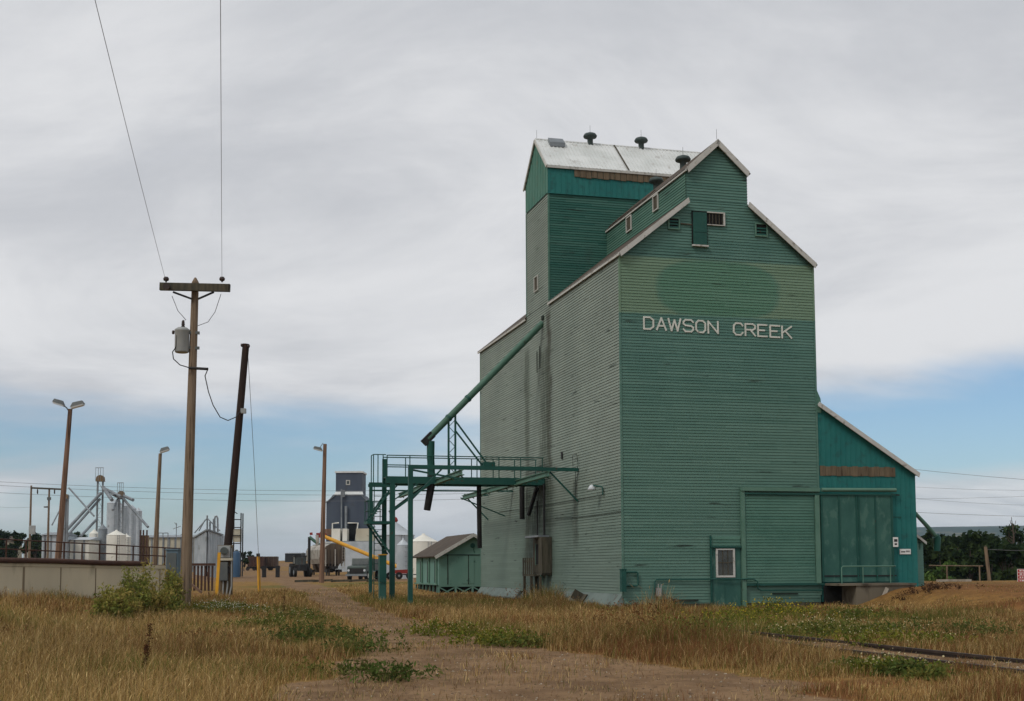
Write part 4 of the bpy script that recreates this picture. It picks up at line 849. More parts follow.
def lamp_post(b, t, Y, r, label, heads, mat):
    B_ = UP(*b, Y); zg = gz(B_[0], B_[1]); T_ = UP(*t, Y); d = (B_[0]-T_[0])/(B_[2]-T_[2]); bx = B_[0]+(zg-B_[2])*d
    U = thing('lamp_post', label, 'lamp post', (bx, Y, zg), group='timber yard lamp posts')
    MB().tube(lean_pts((bx, Y, zg-.3), T_, 6), [r-.012*k for k in range(7)], 10).build('pole', mat, U)
    s = Y/1290
    for (dx, dz, ln) in heads:
        p = Vector(T_)+Vector((dx*s, -.3, dz*s)); o = 1 if dx > 0 else -1
        MB().tube([(T_[0], Y, T_[2]-.25), (T_[0]+o*.3*abs(dx)*s, Y-.1, T_[2]+.05), tuple(p-Vector((o*.1, 0, 0)))], .035, 6).build('arm', 'boxgrey', U)
        h = MB(); L = ln*s/2
        h.hexa([(p.x-L, p.y-.2, p.z-.06-o*.10), (p.x+L, p.y-.2, p.z-.06+o*.10), (p.x+L, p.y+.2, p.z-.06+o*.10), (p.x-L, p.y+.2, p.z-.06-o*.10), (p.x-L*.7, p.y-.13, p.z+.16-o*.06), (p.x+L*.7, p.y-.13, p.z+.16+o*.06), (p.x+L*.7, p.y+.13, p.z+.16+o*.06), (p.x-L*.7, p.y+.13, p.z+.16-o*.06)])
        q = h.build('lamp_head', 'boxgrey', U); g = MB(); g.hexa([(p.x-L*.9, p.y-.17, p.z-.16-o*.09), (p.x+L*.9, p.y-.17, p.z-.16+o*.09), (p.x+L*.9, p.y+.17, p.z-.16+o*.09), (p.x-L*.9, p.y+.17, p.z-.16-o*.09), (p.x-L*.95, p.y-.19, p.z-.062-o*.1), (p.x+L*.95, p.y-.19, p.z-.062+o*.1), (p.x+L*.95, p.y+.19, p.z-.062+o*.1), (p.x-L*.95, p.y+.19, p.z-.062-o*.1)]); g.build('lens', 'lens', q)
lamp_post((58, 556), (70.3, 409), 75, .20, 'leaning reddish timber lamp post with two lamp heads on top', ((-10, 6, 11), (9, 4, 13)), 'woodred')
lamp_post((155, 559), (160.3, 453.5), 90, .19, 'grey timber lamp post with one lamp facing right above the fence', ((5.5, 3.5, 9),), 'wood')
lamp_post((321.5, 582), (325, 444), 112, .23, 'reddish timber lamp post with one lamp facing left beside the railcar', ((-6.5, -5, 9),), 'woodred')
# ------------------------------------------------------------------ left yard: retaining wall, pipe, fence, cabinet
WA, WB = Vector((-15.85, 40, 0)), Vector((-12.35, 46, 0)); WD = (WB-WA).normalized(); WN = Vector((WD.y, -WD.x, 0))
WZ = lambda s: 1.47-.13*s
def retaining_wall():
    a = WA-WD*9; L = (WB-a).length
    R = thing('retaining_wall', 'long stained concrete retaining wall behind the tall dry grass at left', 'wall', (a.x, a.y, 0))
    m = MB(); m.prism([tuple(a+Vector((0, 0, -.5))), tuple(WB+Vector((0, 0, -.5))), tuple(WB+Vector((0, 0, 1.34))), tuple(a+Vector((0, 0, 1.60)))], tuple(-WN*.35)); m.build('wall', 'conc', R)
    m = MB(); m.prism([tuple(a+WN*.03+Vector((0, 0, 1.50))), tuple(WB+WN*.03+Vector((0, 0, 1.24))), tuple(WB+WN*.03+Vector((0, 0, 1.36))), tuple(a+WN*.03+Vector((0, 0, 1.62)))], tuple(-WN*.45)); m.build('coping', 'conc', R)
    j = MB()
    for k in range(11):
        p = a+WD*(1.2+k*1.45); z = 1.55-.0155*(1.2+k*1.45); j.beam(p+WN*.004+Vector((0, 0, -.4)), p+WN*.004+Vector((0, 0, z-.08)), .03 if k % 3 else .07, .02, up=tuple(WN))
    j.build('joint_stain', 'rain', R)
    pts = [tuple(a+WD*s+WN*.08+Vector((0, 0, 1.70-.0185*s+.012*math.sin(s*1.3)))) for s in np.arange(0, L-.2, 1.)]
    MB().tube(pts, .085, 8).build('rusty_pipe', 'rust', origin=pts[0], label='long rusty pipe lying on top of the concrete retaining wall', cat='pipe')
    o = a-WN*2.5; n = 25
    Fz = thing('yard_fence', 'rusty two rail pipe fence running behind the concrete retaining wall', 'fence', (o.x, o.y, 1.3))
    for k in range(n):
        p = o+WD*k*.8; zt = 2.55-.022*k; MB().tube([(p.x, p.y, 1.0), (p.x, p.y, zt)], .028, 6).build('post', 'rust', Fz)
    for dz in (0, -.32, -.68): MB().tube([tuple(o+Vector((0, 0, 2.55+dz))), tuple(o+WD*(n-1)*.8+Vector((0, 0, 2.55-.022*(n-1)+dz)))], .022, 6).build('rail', 'rust', Fz)
    c = UP(171.6, 570, 47.5); w = 5.8*47.5/1290; C = thing('switch_cabinet', 'blue grey steel switch cabinet at the end of the retaining wall', 'cabinet', (c[0], c[1], .2))
    zt = UP(171, 548.8, 47.5)[2]; MB().box((c[0]-w, 47.5, .0), (c[0]+w, 48.0, zt-.05)).build('body', 'blue', C); MB().box((c[0]-w-.03, 47.46, zt-.048), (c[0]+w+.03, 48.05, zt)).build('lid', 'blue', C); MB().box((c[0]-w+.04, 47.47, .5), (c[0]+w-.04, 47.497, zt-.15)).build('door', 'boxgrey', C)
    T = thing('rusty_trestle', 'low rusty steel trestle of short posts behind the utility pole', 'trestle', UP(202, 573, 75))
    p0, p1 = Vector(UP(190, 564.5, 75)), Vector(UP(215, 564.5, 75)); MB().beam(p0, p1, .3, .14).build('beam', 'rust', T)
    for k in range(7): p = p0.lerp(p1, (k+.3)/7); MB().beam((p.x, p.y, gz(p.x, p.y)-.2), (p.x, p.y, p.z-.08), .1, .1).build('post', 'rust', T)
retaining_wall()
# ------------------------------------------------------------------ far plant on the left and centre
def P3(px, py, Y): return Vector(UP(px, py, Y))
def grain_bin(x0, x1, ye, yp, Y, label, mat='steel', group='storage bins of the far grain yards', cap=None, n=20, ribs=True):
    a, b = P3(x0, ye, Y), P3(x1, ye, Y); r = (b.x-a.x)/2; cx = (a.x+b.x)/2; cy = Y+r; zg = gz(cx, cy); ze = a.z; zp = P3(x0, yp, Y+r).z
    B_ = thing('grain_bin', label, 'grain bin', (cx, cy, zg), group=group)
    prof = [(r, -.3)]; H = ze-zg; k = max(6, int(H/.35))
    for i in range(k+1): prof.append((r*(1.0 if i % 2 else .985) if ribs else r, H*i/k))
    MB().lathe((cx, cy, zg), prof, n).build('shell', mat, B_)
    MB().lathe((cx, cy, ze), [(r*1.03, 0), (r*.12, zp-ze-.04), (r*.10, zp-ze+.1), (.02, zp-ze+.12)], n).build('cone_roof', mat, B_)
    if cap: MB().lathe((cx, cy, zp+.05), [(.3, 0), (.45, .2), (.3, .6), (.02, .75)], 10).build('roof_cap', cap, B_)
    ld = MB(); q = r*1.02
    for s in (-.2, .2): ld.tube([(cx+r*.5+s, cy-q*.9, zg), (cx+r*.5+s, cy-q*.9, ze)], .03, 4)
    for z in np.arange(zg+.4, ze, .5): ld.tube([(cx+r*.5-.2, cy-q*.9, z), (cx+r*.5+.2, cy-q*.9, z)], .02, 4)
    ld.build('ladder', 'steeld', B_)
    return B_
G1 = 'steel silos of the left grain terminal'
grain_bin(105, 119, 503, 499, 300, 'tall corrugated steel silo directly behind the bucket elevators, the highest of its row', group=G1)
grain_bin(117, 128, 506, 502, 312, 'corrugated steel silo just right of the shorter bucket elevator', group=G1)
grain_bin(126, 135, 508.5, 505, 324, 'narrow corrugated steel silo, last but one at the right of its row', group=G1)
grain_bin(133.5, 141, 511, 508, 336, 'lowest corrugated steel silo at the right end of its row', group=G1)
grain_bin(104, 123, 535, 530.5, 240, 'wide white domed hopper bin in front of the steel silos', 'white', ribs=False)
grain_bin(121, 129.5, 537, 534, 255, 'narrow white bin partly behind the wide white domed bin', 'white', ribs=False)
grain_bin(88, 97.5, 533.5, 529.5, 250, 'small white bin left of the grey bin under the chutes', 'white', ribs=False)
grain_bin(97, 106, 529, 524.5, 246, 'small dull grey bin between two white bins under the chutes', 'steeld')
def bucket_elevator(px, yt, hw, Y, label, chutes, plat=True):
    c = P3(px, yt, Y); s = Y/1290; w = hw*s; zg = gz(c.x, Y); E = thing('bucket_elevator', label, 'bucket elevator', (c.x, Y, zg), group='bucket elevators of the left terminal')
    for dx in (-w, w):
        MB().box((c.x+dx-.16, Y-.2, zg-.2), (c.x+dx+.16, Y+.2, c.z-2.2)).build('leg_trunk', 'steeld', E)
    br = MB(); z = zg+2; k = 0
    while z < c.z-3.5: br.beam((c.x-w, Y+.1, z), (c.x+w, Y+.1, z), .08, .08); br.beam((c.x-w*(1 if k % 2 else -1), Y+.1, z), (c.x+w*(1 if k % 2 else -1), Y+.1, z+2), .06, .06); z += 2; k += 1
    br.build('bracing', 'steeld', E)
    if plat:
        MB().box((c.x-w*1.5, Y-.8, c.z-3.0), (c.x+w*1.5, Y+.8, c.z-2.85)).build('platform', 'leghead', E)
        rl = MB()
        for dx in (-1, -.3, .3, 1): rl.tube([(c.x+dx*w*1.45, Y-.8, c.z-3), (c.x+dx*w*1.45, Y-.8, c.z)], .05, 4)
        rl.tube([(c.x-w*1.6, Y-.8, c.z), (c.x+w*1.6, Y-.8, c.z)], .07, 4); rl.build('top_rail', 'steeld', E)
    h = MB(); R = w*1.5; h.prism([(c.x+R*math.cos(t), Y-.5, c.z-2.4+R*math.sin(t)*.95) for t in np.linspace(0, math.pi, 9)], (0, 1, 0)); h.box((c.x-R, Y-.5, c.z-2.9), (c.x+R, Y+.5, c.z-2.42)); h.build('head', 'leghead', E)
    for (a, b, r) in chutes: MB().tube([tuple(P3(*a, Y-.6)), tuple(P3(*b, Y-8))], r, 6).build('chute', 'steeld', E)
    return E
bucket_elevator(100.7, 468, 2.6, 285, 'tallest bucket elevator with brown rounded head at the left terminal', [((101, 493), (62, 535), .36), ((100, 499), (66, 537), .3), ((103, 487), (112, 500), .4), ((96, 520), (80, 537), .3), ((105, 489), (121, 497), .4)])
bucket_elevator(121.5, 483, 2.0, 285, 'shorter bucket elevator with brown rounded head among the steel silos', [((121, 498), (112, 494), .34), ((122, 497), (148, 527), .3), ((124, 496), (133, 500), .36), ((119, 496), (113, 510), .25)])
bucket_elevator(67, 482.5, 1.2, 230, 'slim bucket elevator just right of the two headed lamp post', [((69, 488), (94, 516), .16), ((66, 498), (52, 525), .12)], plat=False)
def plain_building(x0, x1, yt, Y, depth, label, mat, roofmat, name='storage_building', cat='building', rise=.6, posts=0, win=0):
    a, b = P3(x0, yt, Y), P3(x1, yt, Y); zg = gz((a.x+b.x)/2, Y); zt = a.z; B_ = thing(name, label, cat, ((a.x+b.x)/2, Y+depth/2, zg))
    MB().box((a.x, Y, zg-.4), (b.x, Y+depth, zt)).build('wall', mat, B_)
    m = (Y+depth/2); MB().prism([(a.x-.3, Y-.4, zt+.01), (a.x-.3, Y+depth+.4, zt+.01), (a.x-.3, m, zt+rise)], (b.x-a.x+.6, 0, 0)).build('roof', roofmat, B_)
    for k in range(posts):
        x = a.x+(b.x-a.x)*(k+.5)/posts; MB().box((x-.14, Y-.14, zg-.2), (x+.14, Y-.01, zt)).build('pilaster', 'steeld', B_)
    for k in range(win):
        x = a.x+(b.x-a.x)*(k+.5)/win; w = MB(); w.box((x-.45, Y-.06, zg+1.1), (x+.45, Y-.01, zg+2.2)); q = w.build('window', 'trim', B_); MB().box((x-.36, Y-.08, zg+1.18), (x+.36, Y-.061, zg+2.12)).build('pane', 'glass', q)
    return B_
plain_building(143, 196, 537.5, 262, 12, 'long low beige shed between the silos and the steel bin block', 'beige', 'steeld', posts=9)
plain_building(42, 60, 535, 235, 9, 'small steel clad shed behind the fence by the double lamp post', 'steel', 'steeld', posts=3)
plain_building(70, 89, 540, 240, 8, 'low white shed below the chutes behind the pipe fence', 'white', 'steel', posts=2)
plain_building(24, 33, 542.5, 330, 7, 'small white house with dark roof in front of the far left trees', 'white', 'shingle', 'house', 'house', 1.2, win=2)
plain_building(-6, 10, 541.5, 320, 8, 'pale house at the left edge below dark trees', 'beige', 'shingle', 'house', 'house', 1.4, win=3)
plain_building(285, 301, 553.5, 520, 12, 'low dark distant shed beyond the rusty railcars', 'black', 'steeld', rise=.4)
def bin_block():
    Y = 150; B_ = thing('steel_bin_block', 'ribbed steel bin block with roof pipes behind the near poles', 'grain bin', (P3(208, 560, Y).x, Y+3, gz(P3(208, 560, Y).x, Y)))
    a, c, b = P3(195, 538, Y+4), P3(207.5, 530.5, Y), P3(222.5, 535.5, Y+5); zg = gz(c.x, Y)-.3
    w = MB()
    for p, q in ((a, c), (c, b)):
        w.prism([(p.x, p.y, zg), (q.x, q.y, zg), (q.x, q.y, q.z), (p.x, p.y, p.z)], (0, 4, 0))
        n = 9
        for k in range(n+1):
            r = p.lerp(q, k/n); w.beam((r.x, r.y-.06, zg), (r.x, r.y-.06, r.z-.05), .10, .10)
    w.build('wall', 'steel', B_)
    r = MB(); r.beam(a+Vector((0, -.1, .08)), c+Vector((0, -.1, .08)), .3, .16); r.beam(c+Vector((0, -.1, .08)), b+Vector((0, -.1, .08)), .3, .16); r.build('roof_edge', 'steeld', B_)
    for px, y0 in ((207.2, 515.5), (210, 522), (213.5, 519)): p = P3(px, 533, Y+2); q = P3(px, y0, Y+2); MB().tube([tuple(p), tuple(q)], .10, 6).build('roof_pipe', 'steeld', B_)
    p = [P3(214.6, 533, Y+2), P3(214.6, 519, Y+2), P3(215.2, 516.5, Y+2), P3(216.6, 516.2, Y+2), P3(217.6, 518, Y+2), P3(217.8, 532, Y+2)]; MB().tube([tuple(q) for q in p], .11, 6).build('gooseneck', 'steeld', B_)
    for a_, b_ in (((206.8, 518.5), (194.5, 533)), ((207.4, 518.5), (220, 531)), ((205, 520), (199, 531))): MB().tube([tuple(P3(*a_, Y+1.5)), tuple(P3(*b_, Y+1.5))], .07, 5).build('chute', 'steeld', B_)
bin_block()
def ladder_tower():
    Y = 170; b = P3(236, 562, Y); zg = gz(b.x, Y); T = thing('access_tower', 'dark skeletal access tower standing behind the leaning meter pole', 'tower', (b.x, Y, zg))
    x0, x1 = P3(231.5, 560, Y).x, P3(240.5, 560, Y).x; zt = P3(236, 513, Y).z
    for x in (x0, x1):
        for dy in (0, 1.2): MB().box((x-.07, Y+dy-.07, zg-.2), (x+.07, Y+dy+.07, zt)).build('post', 'black', T)
    k = MB()
    for z in np.arange(zg+1.2, zt+.1, 1.05): k.beam((x0, Y, z), (x1, Y, z), .09, .12)
    k.beam((x0-.3, Y, zt+.6), (x1-.5, Y, zt-.1), .1, .1); k.build('rung_frame', 'black', T)
    MB().box((x0+.1, Y+.15, P3(0, 543, Y).z), (x1-.1, Y+1.05, P3(0, 530, Y).z)).build('machine_house', 'beige', T)
    c = P3(236.5, 557, Y-6); B_ = thing('blue_tank', 'small upright blue tank at the foot of the skeletal tower', 'tank', (c.x, Y-6, gz(c.x, Y-6))); r = 3.8*(Y-6)/1290; z0 = gz(c.x, Y-6); z1 = P3(236, 551.5, Y-6).z
    MB().lathe((c.x, Y-6, z0), [(r, -.2), (r, z1-z0-.2), (r*.7, z1-z0), (.05, z1-z0+.08)], 16).build('shell', 'tank', B_); MB().lathe((c.x, Y-6, z1+.05), [(.2, 0), (.2, .15), (.02, .2)], 8).build('hatch', 'boxgrey', B_)
ladder_tower()
def h_frame():
    Y = 180; H = thing('h_frame_pole', 'pair of slim poles joined by a crossbar behind the left fence', 'utility pole', (P3(40, 555, Y).x, Y, gz(P3(40, 555, Y).x, Y)))
    for px, yt in ((31.3, 485.5), (49.3, 488)): p = P3(px, yt, Y); MB().tube([(p.x, Y, gz(p.x, Y)-.3), tuple(p)], [.19, .13], 8).build('pole', 'wood', H)
    MB().beam(P3(31, 488, Y-.2), P3(63, 489.5, Y-.2), .18, .2).build('crossbar', 'dkwood', H)
    for px in (37.5, 54.5): MB().lathe(tuple(P3(px, 494, Y-.2)), [(.04, 0), (.1, .1), (.1, .5), (.04, .7)], 8).build('insulator', 'porc', H)
    p = P3(46.3, 507, Y-.2); MB().box((p.x-.3, p.y-.15, p.z-.1), (p.x+.15, p.y+.15, p.z+.1)).build('lamp_head', 'boxgrey', H)
    p = P3(49.3, 490, Y-.2); MB().box((p.x-.25, p.y-.1, p.z-1.4), (p.x+.25, p.y+.1, p.z-1.0)).build('bracket', 'boxgrey', H)
    p = P3(32.5, 527, Y-.2); MB().box((p.x-.4, p.y-.3, p.z-1.0), (p.x+.4, p.y+.1, p.z+.2)).build('transformer', 'meter', H)
    a = P3(176.5, 523, 200); A = thing('antenna_mast', 'thin mast with a branched aerial behind the beige shed', 'antenna', (a.x, 200, gz(a.x, 200))); MB().tube([(a.x, 200, gz(a.x, 200)), tuple(a)], .06, 5).build('mast', 'steeld', A)
    m = MB(); m.tube([tuple(P3(173, 529, 200)), tuple(P3(181, 526, 200))], .05, 5); m.tube([tuple(P3(174.5, 522.5, 200)), tuple(P3(177, 525.5, 200))], .05, 5); m.build('aerial', 'steeld', A)
    r = P3(147, 530, 250); T = thing('dump_pit_tower', 'squat brown steel tower at the foot of the silo chutes', 'tower', (r.x-.6, 250, gz(r.x, 250))); MB().box((P3(140.5, 530, 250).x, 250, gz(r.x, 250)-.2), (r.x, 251.5, r.z-1)).build('frame_panel', 'leghead', T); m = MB(); [m.beam((P3(x, 530, 249.8).x, 249.8, gz(r.x, 250)), (P3(x, 530, 249.8).x, 249.8, r.z), .25, .25) for x in (140.5, 143.5, 147)]; m.build('post', 'rust', T)
    Q = thing('pipe_rack', 'thin steel pipe frame standing on the low beige shed roofline', 'pipe rack', (P3(163, 560, 255).x, 255, gz(P3(163, 560, 255).x, 255)))
    for x in (158.5, 163, 168): p = P3(x, 533, 255); MB().tube([(p.x, 255, gz(p.x, 255)), tuple(p)], .09, 5).build('post', 'steeld', Q)
    MB().tube([tuple(P3(158.3, 533, 255)), tuple(P3(168.2, 533, 255))], .09, 5).build('rail', 'steeld', Q)
h_frame()
def gondola(x0, x1, Y, label, mat):
    a, b = P3(x0, 556.5, Y), P3(x1, 556.5, Y); zg = gz(a.x, Y); o = thing('gondola_car', label, 'railcar', ((a.x+b.x)/2, Y+1.4, zg), group='rusty railcars on the far track')
    MB().box((a.x, Y, zg+1.0), (b.x, Y+2.8, a.z)).build('body', mat, o); r = MB(); n = 7
    for k in range(n+1): x = a.x+(b.x-a.x)*k/n; r.box((x-.08, Y-.1, zg+1.0), (x+.08, Y-.002, a.z-.1))
    r.build('side_stake', 'rust', o)
    for f in (.18, .82):
        x = a.x+(b.x-a.x)*f; g = MB(); g.box((x-1, Y+.3, zg+.5), (x+1, Y+2.5, zg+.98)); q = g.build('bogie', 'black', o)
        for dx in (-.75, .75): MB().tube([(x+dx, Y+.35, zg+.45), (x+dx, Y+.5, zg+.45)], .45, 12).build('wheel', 'rail', q)
gondola(248, 263, 300, 'red brown gondola railcar nearest the poles on the far track', 'rust'); gondola(264, 276.5, 303, 'dark brown gondola railcar behind the yellow guy guard', 'hopend')
def slate_elevator():
    Y = 262; s = Y/1290; x0, x1 = P3(326.3, 510, Y).x, P3(368, 510, Y).x; zg = gz(x0, Y); D = 9
    E = thing('slate_elevator', 'dark slate grey grain elevator standing far behind the railcar', 'grain elevator', ((x0+x1)/2, Y+D/2, zg))
    zs, zc, zt = P3(0, 504, Y).z, P3(0, 497, Y).z, P3(0, 474, Y).z; c0, c1 = P3(335, 480, Y).x, P3(361.5, 480, Y).x
    MB().prism([(x0, Y, zg-.4), (x1, Y, zg-.4), (x1, Y, zs), (c1+.3, Y, zc+.2), (c0-.3, Y, zc+.2), (x0, Y, zs)], (0, D, 0)).build('wall', 'slate', E)
    MB().box((c0, Y+1.2, zc), (c1, Y+D-1.2, zt)).build('cupola', 'slate', E)
    MB().prism([(c0-.2, Y+1, zt+.01), (c1+.2, Y+1, zt+.01), (c1+.2, Y+1, zt+.35), (c0-.2, Y+1, zt+.35)], (0, D-2, 0)).build('cupola_roof', 'galv', E)
    MB().prism([(c0-.3, Y-.1, zc+.03), (c1+.4, Y-.1, zc+.03), (c1+.1, Y+1.1, zc+.85), (c0, Y+1.1, zc+.85)], (0, .08, 0)).build('roof_band', 'galv', E)
    for sg, a, c in ((-1, x0, c0), (1, x1, c1)): MB().beam((a+sg*.2, Y-.15, zs-.1), (c-sg*.1, Y-.15, zc+.15), .2, .14).build('roof_edge', 'steeld', E)
    p = P3(348, 482.5, Y+1.1); w = MB(); w.box((p.x-.42, Y+1.08, p.z-.5), (p.x+.42, Y+1.19, p.z+.5)); q = w.build('window', 'trim', E); MB().box((p.x-.25, Y+1.05, p.z-.32), (p.x+.25, Y+1.079, p.z+.32)).build('pane', 'glass', q)
    for px, yt, yb, r in ((341.5, 489, 545, .16), (346, 506, 545, .28), (343.5, 490, 497, .3)): MB().tube([tuple(P3(px, yb, Y-.5)), tuple(P3(px, yt, Y-.5))], r, 8).build('outside_leg', 'steeld', E)
    MB().tube([tuple(P3(332.5, 535, Y-.4)), tuple(P3(332.5, 523.5, Y-.4)), tuple(P3(339, 522.8, Y-.4))], .14, 6).build('vent_pipe', 'white', E)
    MB().tube([tuple(P3(347, 523, Y-.4)), tuple(P3(358, 523, Y-.4)), tuple(P3(355.5, 541, Y-.4))], .15, 6).build('vent_pipe', 'white', E)
    zz = P3(0, 530, Y-5).z
    MB().box((P3(325, 530, Y-5).x, Y-5, zg-.2), (P3(374, 530, Y-5).x, Y-.3, P3(0, 543, Y-5).z)).build('lower_annexe', 'steel', E)
    MB().box((P3(331.5, 530, Y-4).x, Y-4.0, P3(0, 543, Y).z), (P3(340, 530, Y-4).x, Y-.9, zz)).build('bin_panel', 'white', E); MB().box((P3(342.5, 530, Y-4).x, Y-4.0, P3(0, 543, Y).z), (P3(347, 530, Y-4).x, Y-.9, zz)).build('bin_panel', 'white', E)
    MB().box((P3(356, 530, Y-4).x, Y-4.0, P3(0, 543, Y).z), (P3(374, 530, Y-4).x, Y-.9, zz)).build('bin_panel', 'beige', E)
    MB().box((P3(348, 530, Y-1).x, Y-.25, P3(0, 541, Y).z), (P3(355, 530, Y-1).x, Y-.02, P3(0, 524, Y).z)).build('opening', 'dark', E)
    MB().tube([tuple(P3(329, 535, Y-3)), tuple(P3(329, 529, Y-3))], .9, 10).build('dust_collector', 'woodred', E)
slate_elevator()
G2 = 'round bins behind the loading gantry'
grain_bin(373, 413, 535, 522.5, 175, 'wide galvanised bin with a red cap behind the gantry stair', 'steel', G2, cap='red', n=28)
grain_bin(408, 437, 541.5, 534.5, 150, 'wide white round bin between gantry post and green shed', 'white', G2, ribs=False, n=28)
grain_bin(396, 409, 545, 539, 140, 'small plain steel bin between two gantry posts', 'steel', G2)
# ------------------------------------------------------------------ vehicles of the yard
def rotp(c, p, ang): x, y = p[0], p[1]; return (c[0]+x*math.cos(ang)-y*math.sin(ang), c[1]+x*math.sin(ang)+y*math.cos(ang), c[2]+p[2])
class LB(MB):
    """mesh builder in a thing's own frame: local coordinates, placed by the parent"""
def local_thing(name, label, cat, loc, ang, group=None):
    o = bpy.data.objects.new(name, None); COL.objects.link(o); o.location = loc; o.rotation_euler = (0, 0, ang); o.empty_display_size = .2; ORG[o.name] = (0, 0, 0); return tag(o, label, cat, group)
def hopper_car():
    Y = 176; c = P3(335.5, 577, Y); zg = gz(c.x, Y); ang = .33
    H = local_thing('hopper_car', 'pale grey covered hopper railcar with grimy dark end, beside a lamp post', 'railcar', (c.x, Y, zg), ang)
    L = 15.5; w = 1.45; z0, z1, zt = 1.15, 3.9, 4.45
    sec = [(-w*.75, z0+.5), (-w, z0+1.2), (-w, z1-.35), (-w*.82, z1+.15), (-w*.4, zt-.1), (w*.4, zt-.1), (w*.82, z1+.15), (w, z1-.35), (w, z0+1.2), (w*.75, z0+.5)]
    MB().prism([(x, 1.0, z) for x, z in sec], (0, L-2, 0)).build('body', 'hopper', H)
    e = MB(); e.prism([(x*.97, .35, z) for x, z in sec], (0, .64, 0)); e.build('end_wall', 'hopend', H); e = MB(); e.prism([(x*.97, L-1, z) for x, z in sec], (0, .6, 0)); e.build('end_wall', 'hopend', H)
    for k in range(7):
        x = -w*.9+k*w*.3; MB().box((x-.06, .22, 1.3), (x+.06, .345, 3.6)).build('end_stake', 'hopper' if k % 3 == 0 else 'hopend', H)
    r = MB(); [r.box((s*(w+.06)-.05, 1.4+k*1.35, z0+1.1), (s*(w+.06)+.05, 1.52+k*1.35, z1-.3)) for k in range(10) for s in (-1, 1)]; r.build('side_rib', 'hopper', H)
    MB().box((-.5, .6, zt-.08), (.5, L-.6, zt+.02)).build('running_board', 'steeld', H)
    for k in range(4): MB().lathe((0, 2.5+k*3.4, zt), [(.42, 0), (.42, .14), (.05, .2)], 10).build('hatch', 'hopper', H)
    for k in range(3): MB().prism([(-1.1, 2.4+k*3.9, z0+.5), (1.1, 2.4+k*3.9, z0+.5), (.35, 3.6+k*3.9, .45), (-.35, 3.6+k*3.9, .45)], (0, 1.8, 0)).build('discharge_hopper', 'hopend', H)
    MB().box((-.35, 0, .95), (.35, L, 1.3)).build('centre_sill', 'black', H)
    for y in (2.0, L-2.0):
        b = MB(); b.box((-1.05, y-1.2, .5), (-.75, y+1.2, .85)); b.box((.75, y-1.2, .5), (1.05, y+1.2, .85)); b.box((-.74, y-.25, .55), (.74, y+.25, .8)); q = b.build('bogie', 'black', H)
        for dy in (-.85, .85):
            for sx in (-.74, .62): MB().tube([(sx, y+dy, .44), (sx+.12, y+dy, .44)], .45, 14).build('wheel', 'rail', q)
    l = MB(); [l.tube([(x, .2, 1.0), (x, .2, 4.2)], .025, 4) for x in (.95, 1.3)]; [l.tube([(.95, .2, 1.1+k*.4), (1.3, .2, 1.1+k*.4)], .02, 4) for k in range(8)]; l.build('end_ladder', 'hopper', H)
hopper_car()
def tractor():
    Y = 165; c = P3(300, 577, Y); T = local_thing('tractor', 'dark farm tractor parked in front of the grey hopper railcar', 'tractor', (c.x, Y, gz(c.x, Y)), .35)
    MB().box((-.45, -2.2, .75), (.45, -.3, 1.55)).build('bonnet', 'black', T); cb = MB(); cb.box((-.75, -.3, .9), (.75, 1.2, 1.5)); cb.box((-.8, -.35, 2.55), (.8, 1.25, 2.7))
    for x in (-.72, .66):
        for y in (-.28, 1.12): cb.box((x, y, 1.5), (x+.06, y+.06, 2.55))
    cb = cb.build('cab', 'black', T); MB().box((-.69, -.25, 1.52), (.69, 1.15, 2.5)).build('cab_glass', 'glass', cb)
    for s in (-1, 1):
        for y, r, w in ((.7, .85, .45), (-1.7, .55, .32)):
            q = MB().tube([(s*(.95-w/2), y, r), (s*(.95+w/2), y, r)], r, 18).build('wheel', 'tyre', T); MB().tube([(s*(.96+w/2)-.03, y, r), (s*(.96+w/2)+.03, y, r)], r*.5, 12).build('rim', 'steeld', q)
    MB().tube([(0, -1.3, 1.5), (0, -1.3, 2.4)], .05, 6).build('exhaust', 'rust', T)
tractor()
def grain_truck():
    Y = 128; c = P3(356.5, 577, Y); T = local_thing('grain_truck', 'grey green farm truck facing the camera beside the hopper railcar', 'truck', (c.x, Y, gz(c.x, Y)), -.1)
    MB().prism([(-.95, 0, .55), (-.95, 0, 1.3), (-.95, .2, 1.42), (-.95, 1.5, 1.5), (-.95, 1.55, .55)], (1.9, 0, 0)).build('bonnet', 'truck', T)
    cb = MB(); cb.box((-1.0, 1.56, .55), (1.0, 3.1, 1.5)); cb.prism([(-.9, 1.75, 1.5), (-.9, 3.05, 1.5), (-.9, 3.0, 2.2), (-.9, 2.05, 2.2)], (1.8, 0, 0)); cb = cb.build('cab', 'truck', T); MB().prism([(-.8, 1.74, 1.56), (-.8, 2.0, 2.1), (.8, 2.0, 2.1), (.8, 1.74, 1.56)], (0, -.03, .01)).build('windscreen', 'glass', cb)
    MB().box((-1.15, 3.3, .95), (1.15, 7.2, 2.15)).build('grain_box', 'truck', T); g = MB(); g.box((-.7, -.05, .7), (.7, -.003, 1.2)); g.build('grille', 'black', T); MB().box((-1.05, -.2, .45), (1.05, -.06, .65)).build('bumper', 'steeld', T)
    for s in (-1, 1):
        MB().tube([(s*.8, -.06, 1.0), (s*.8, -.002, 1.0)], .12, 10).build('headlight', 'lens', T)
        for y in (.75, 5.8): q = MB().tube([(s*.72, y, .47), (s*1.0, y, .47)], .47, 14).build('wheel', 'tyre', T); MB().tube([(s*1.0-.02, y, .47), (s*1.0+.03, y, .47)], .22, 10).build('rim', 'white', q)
grain_truck()
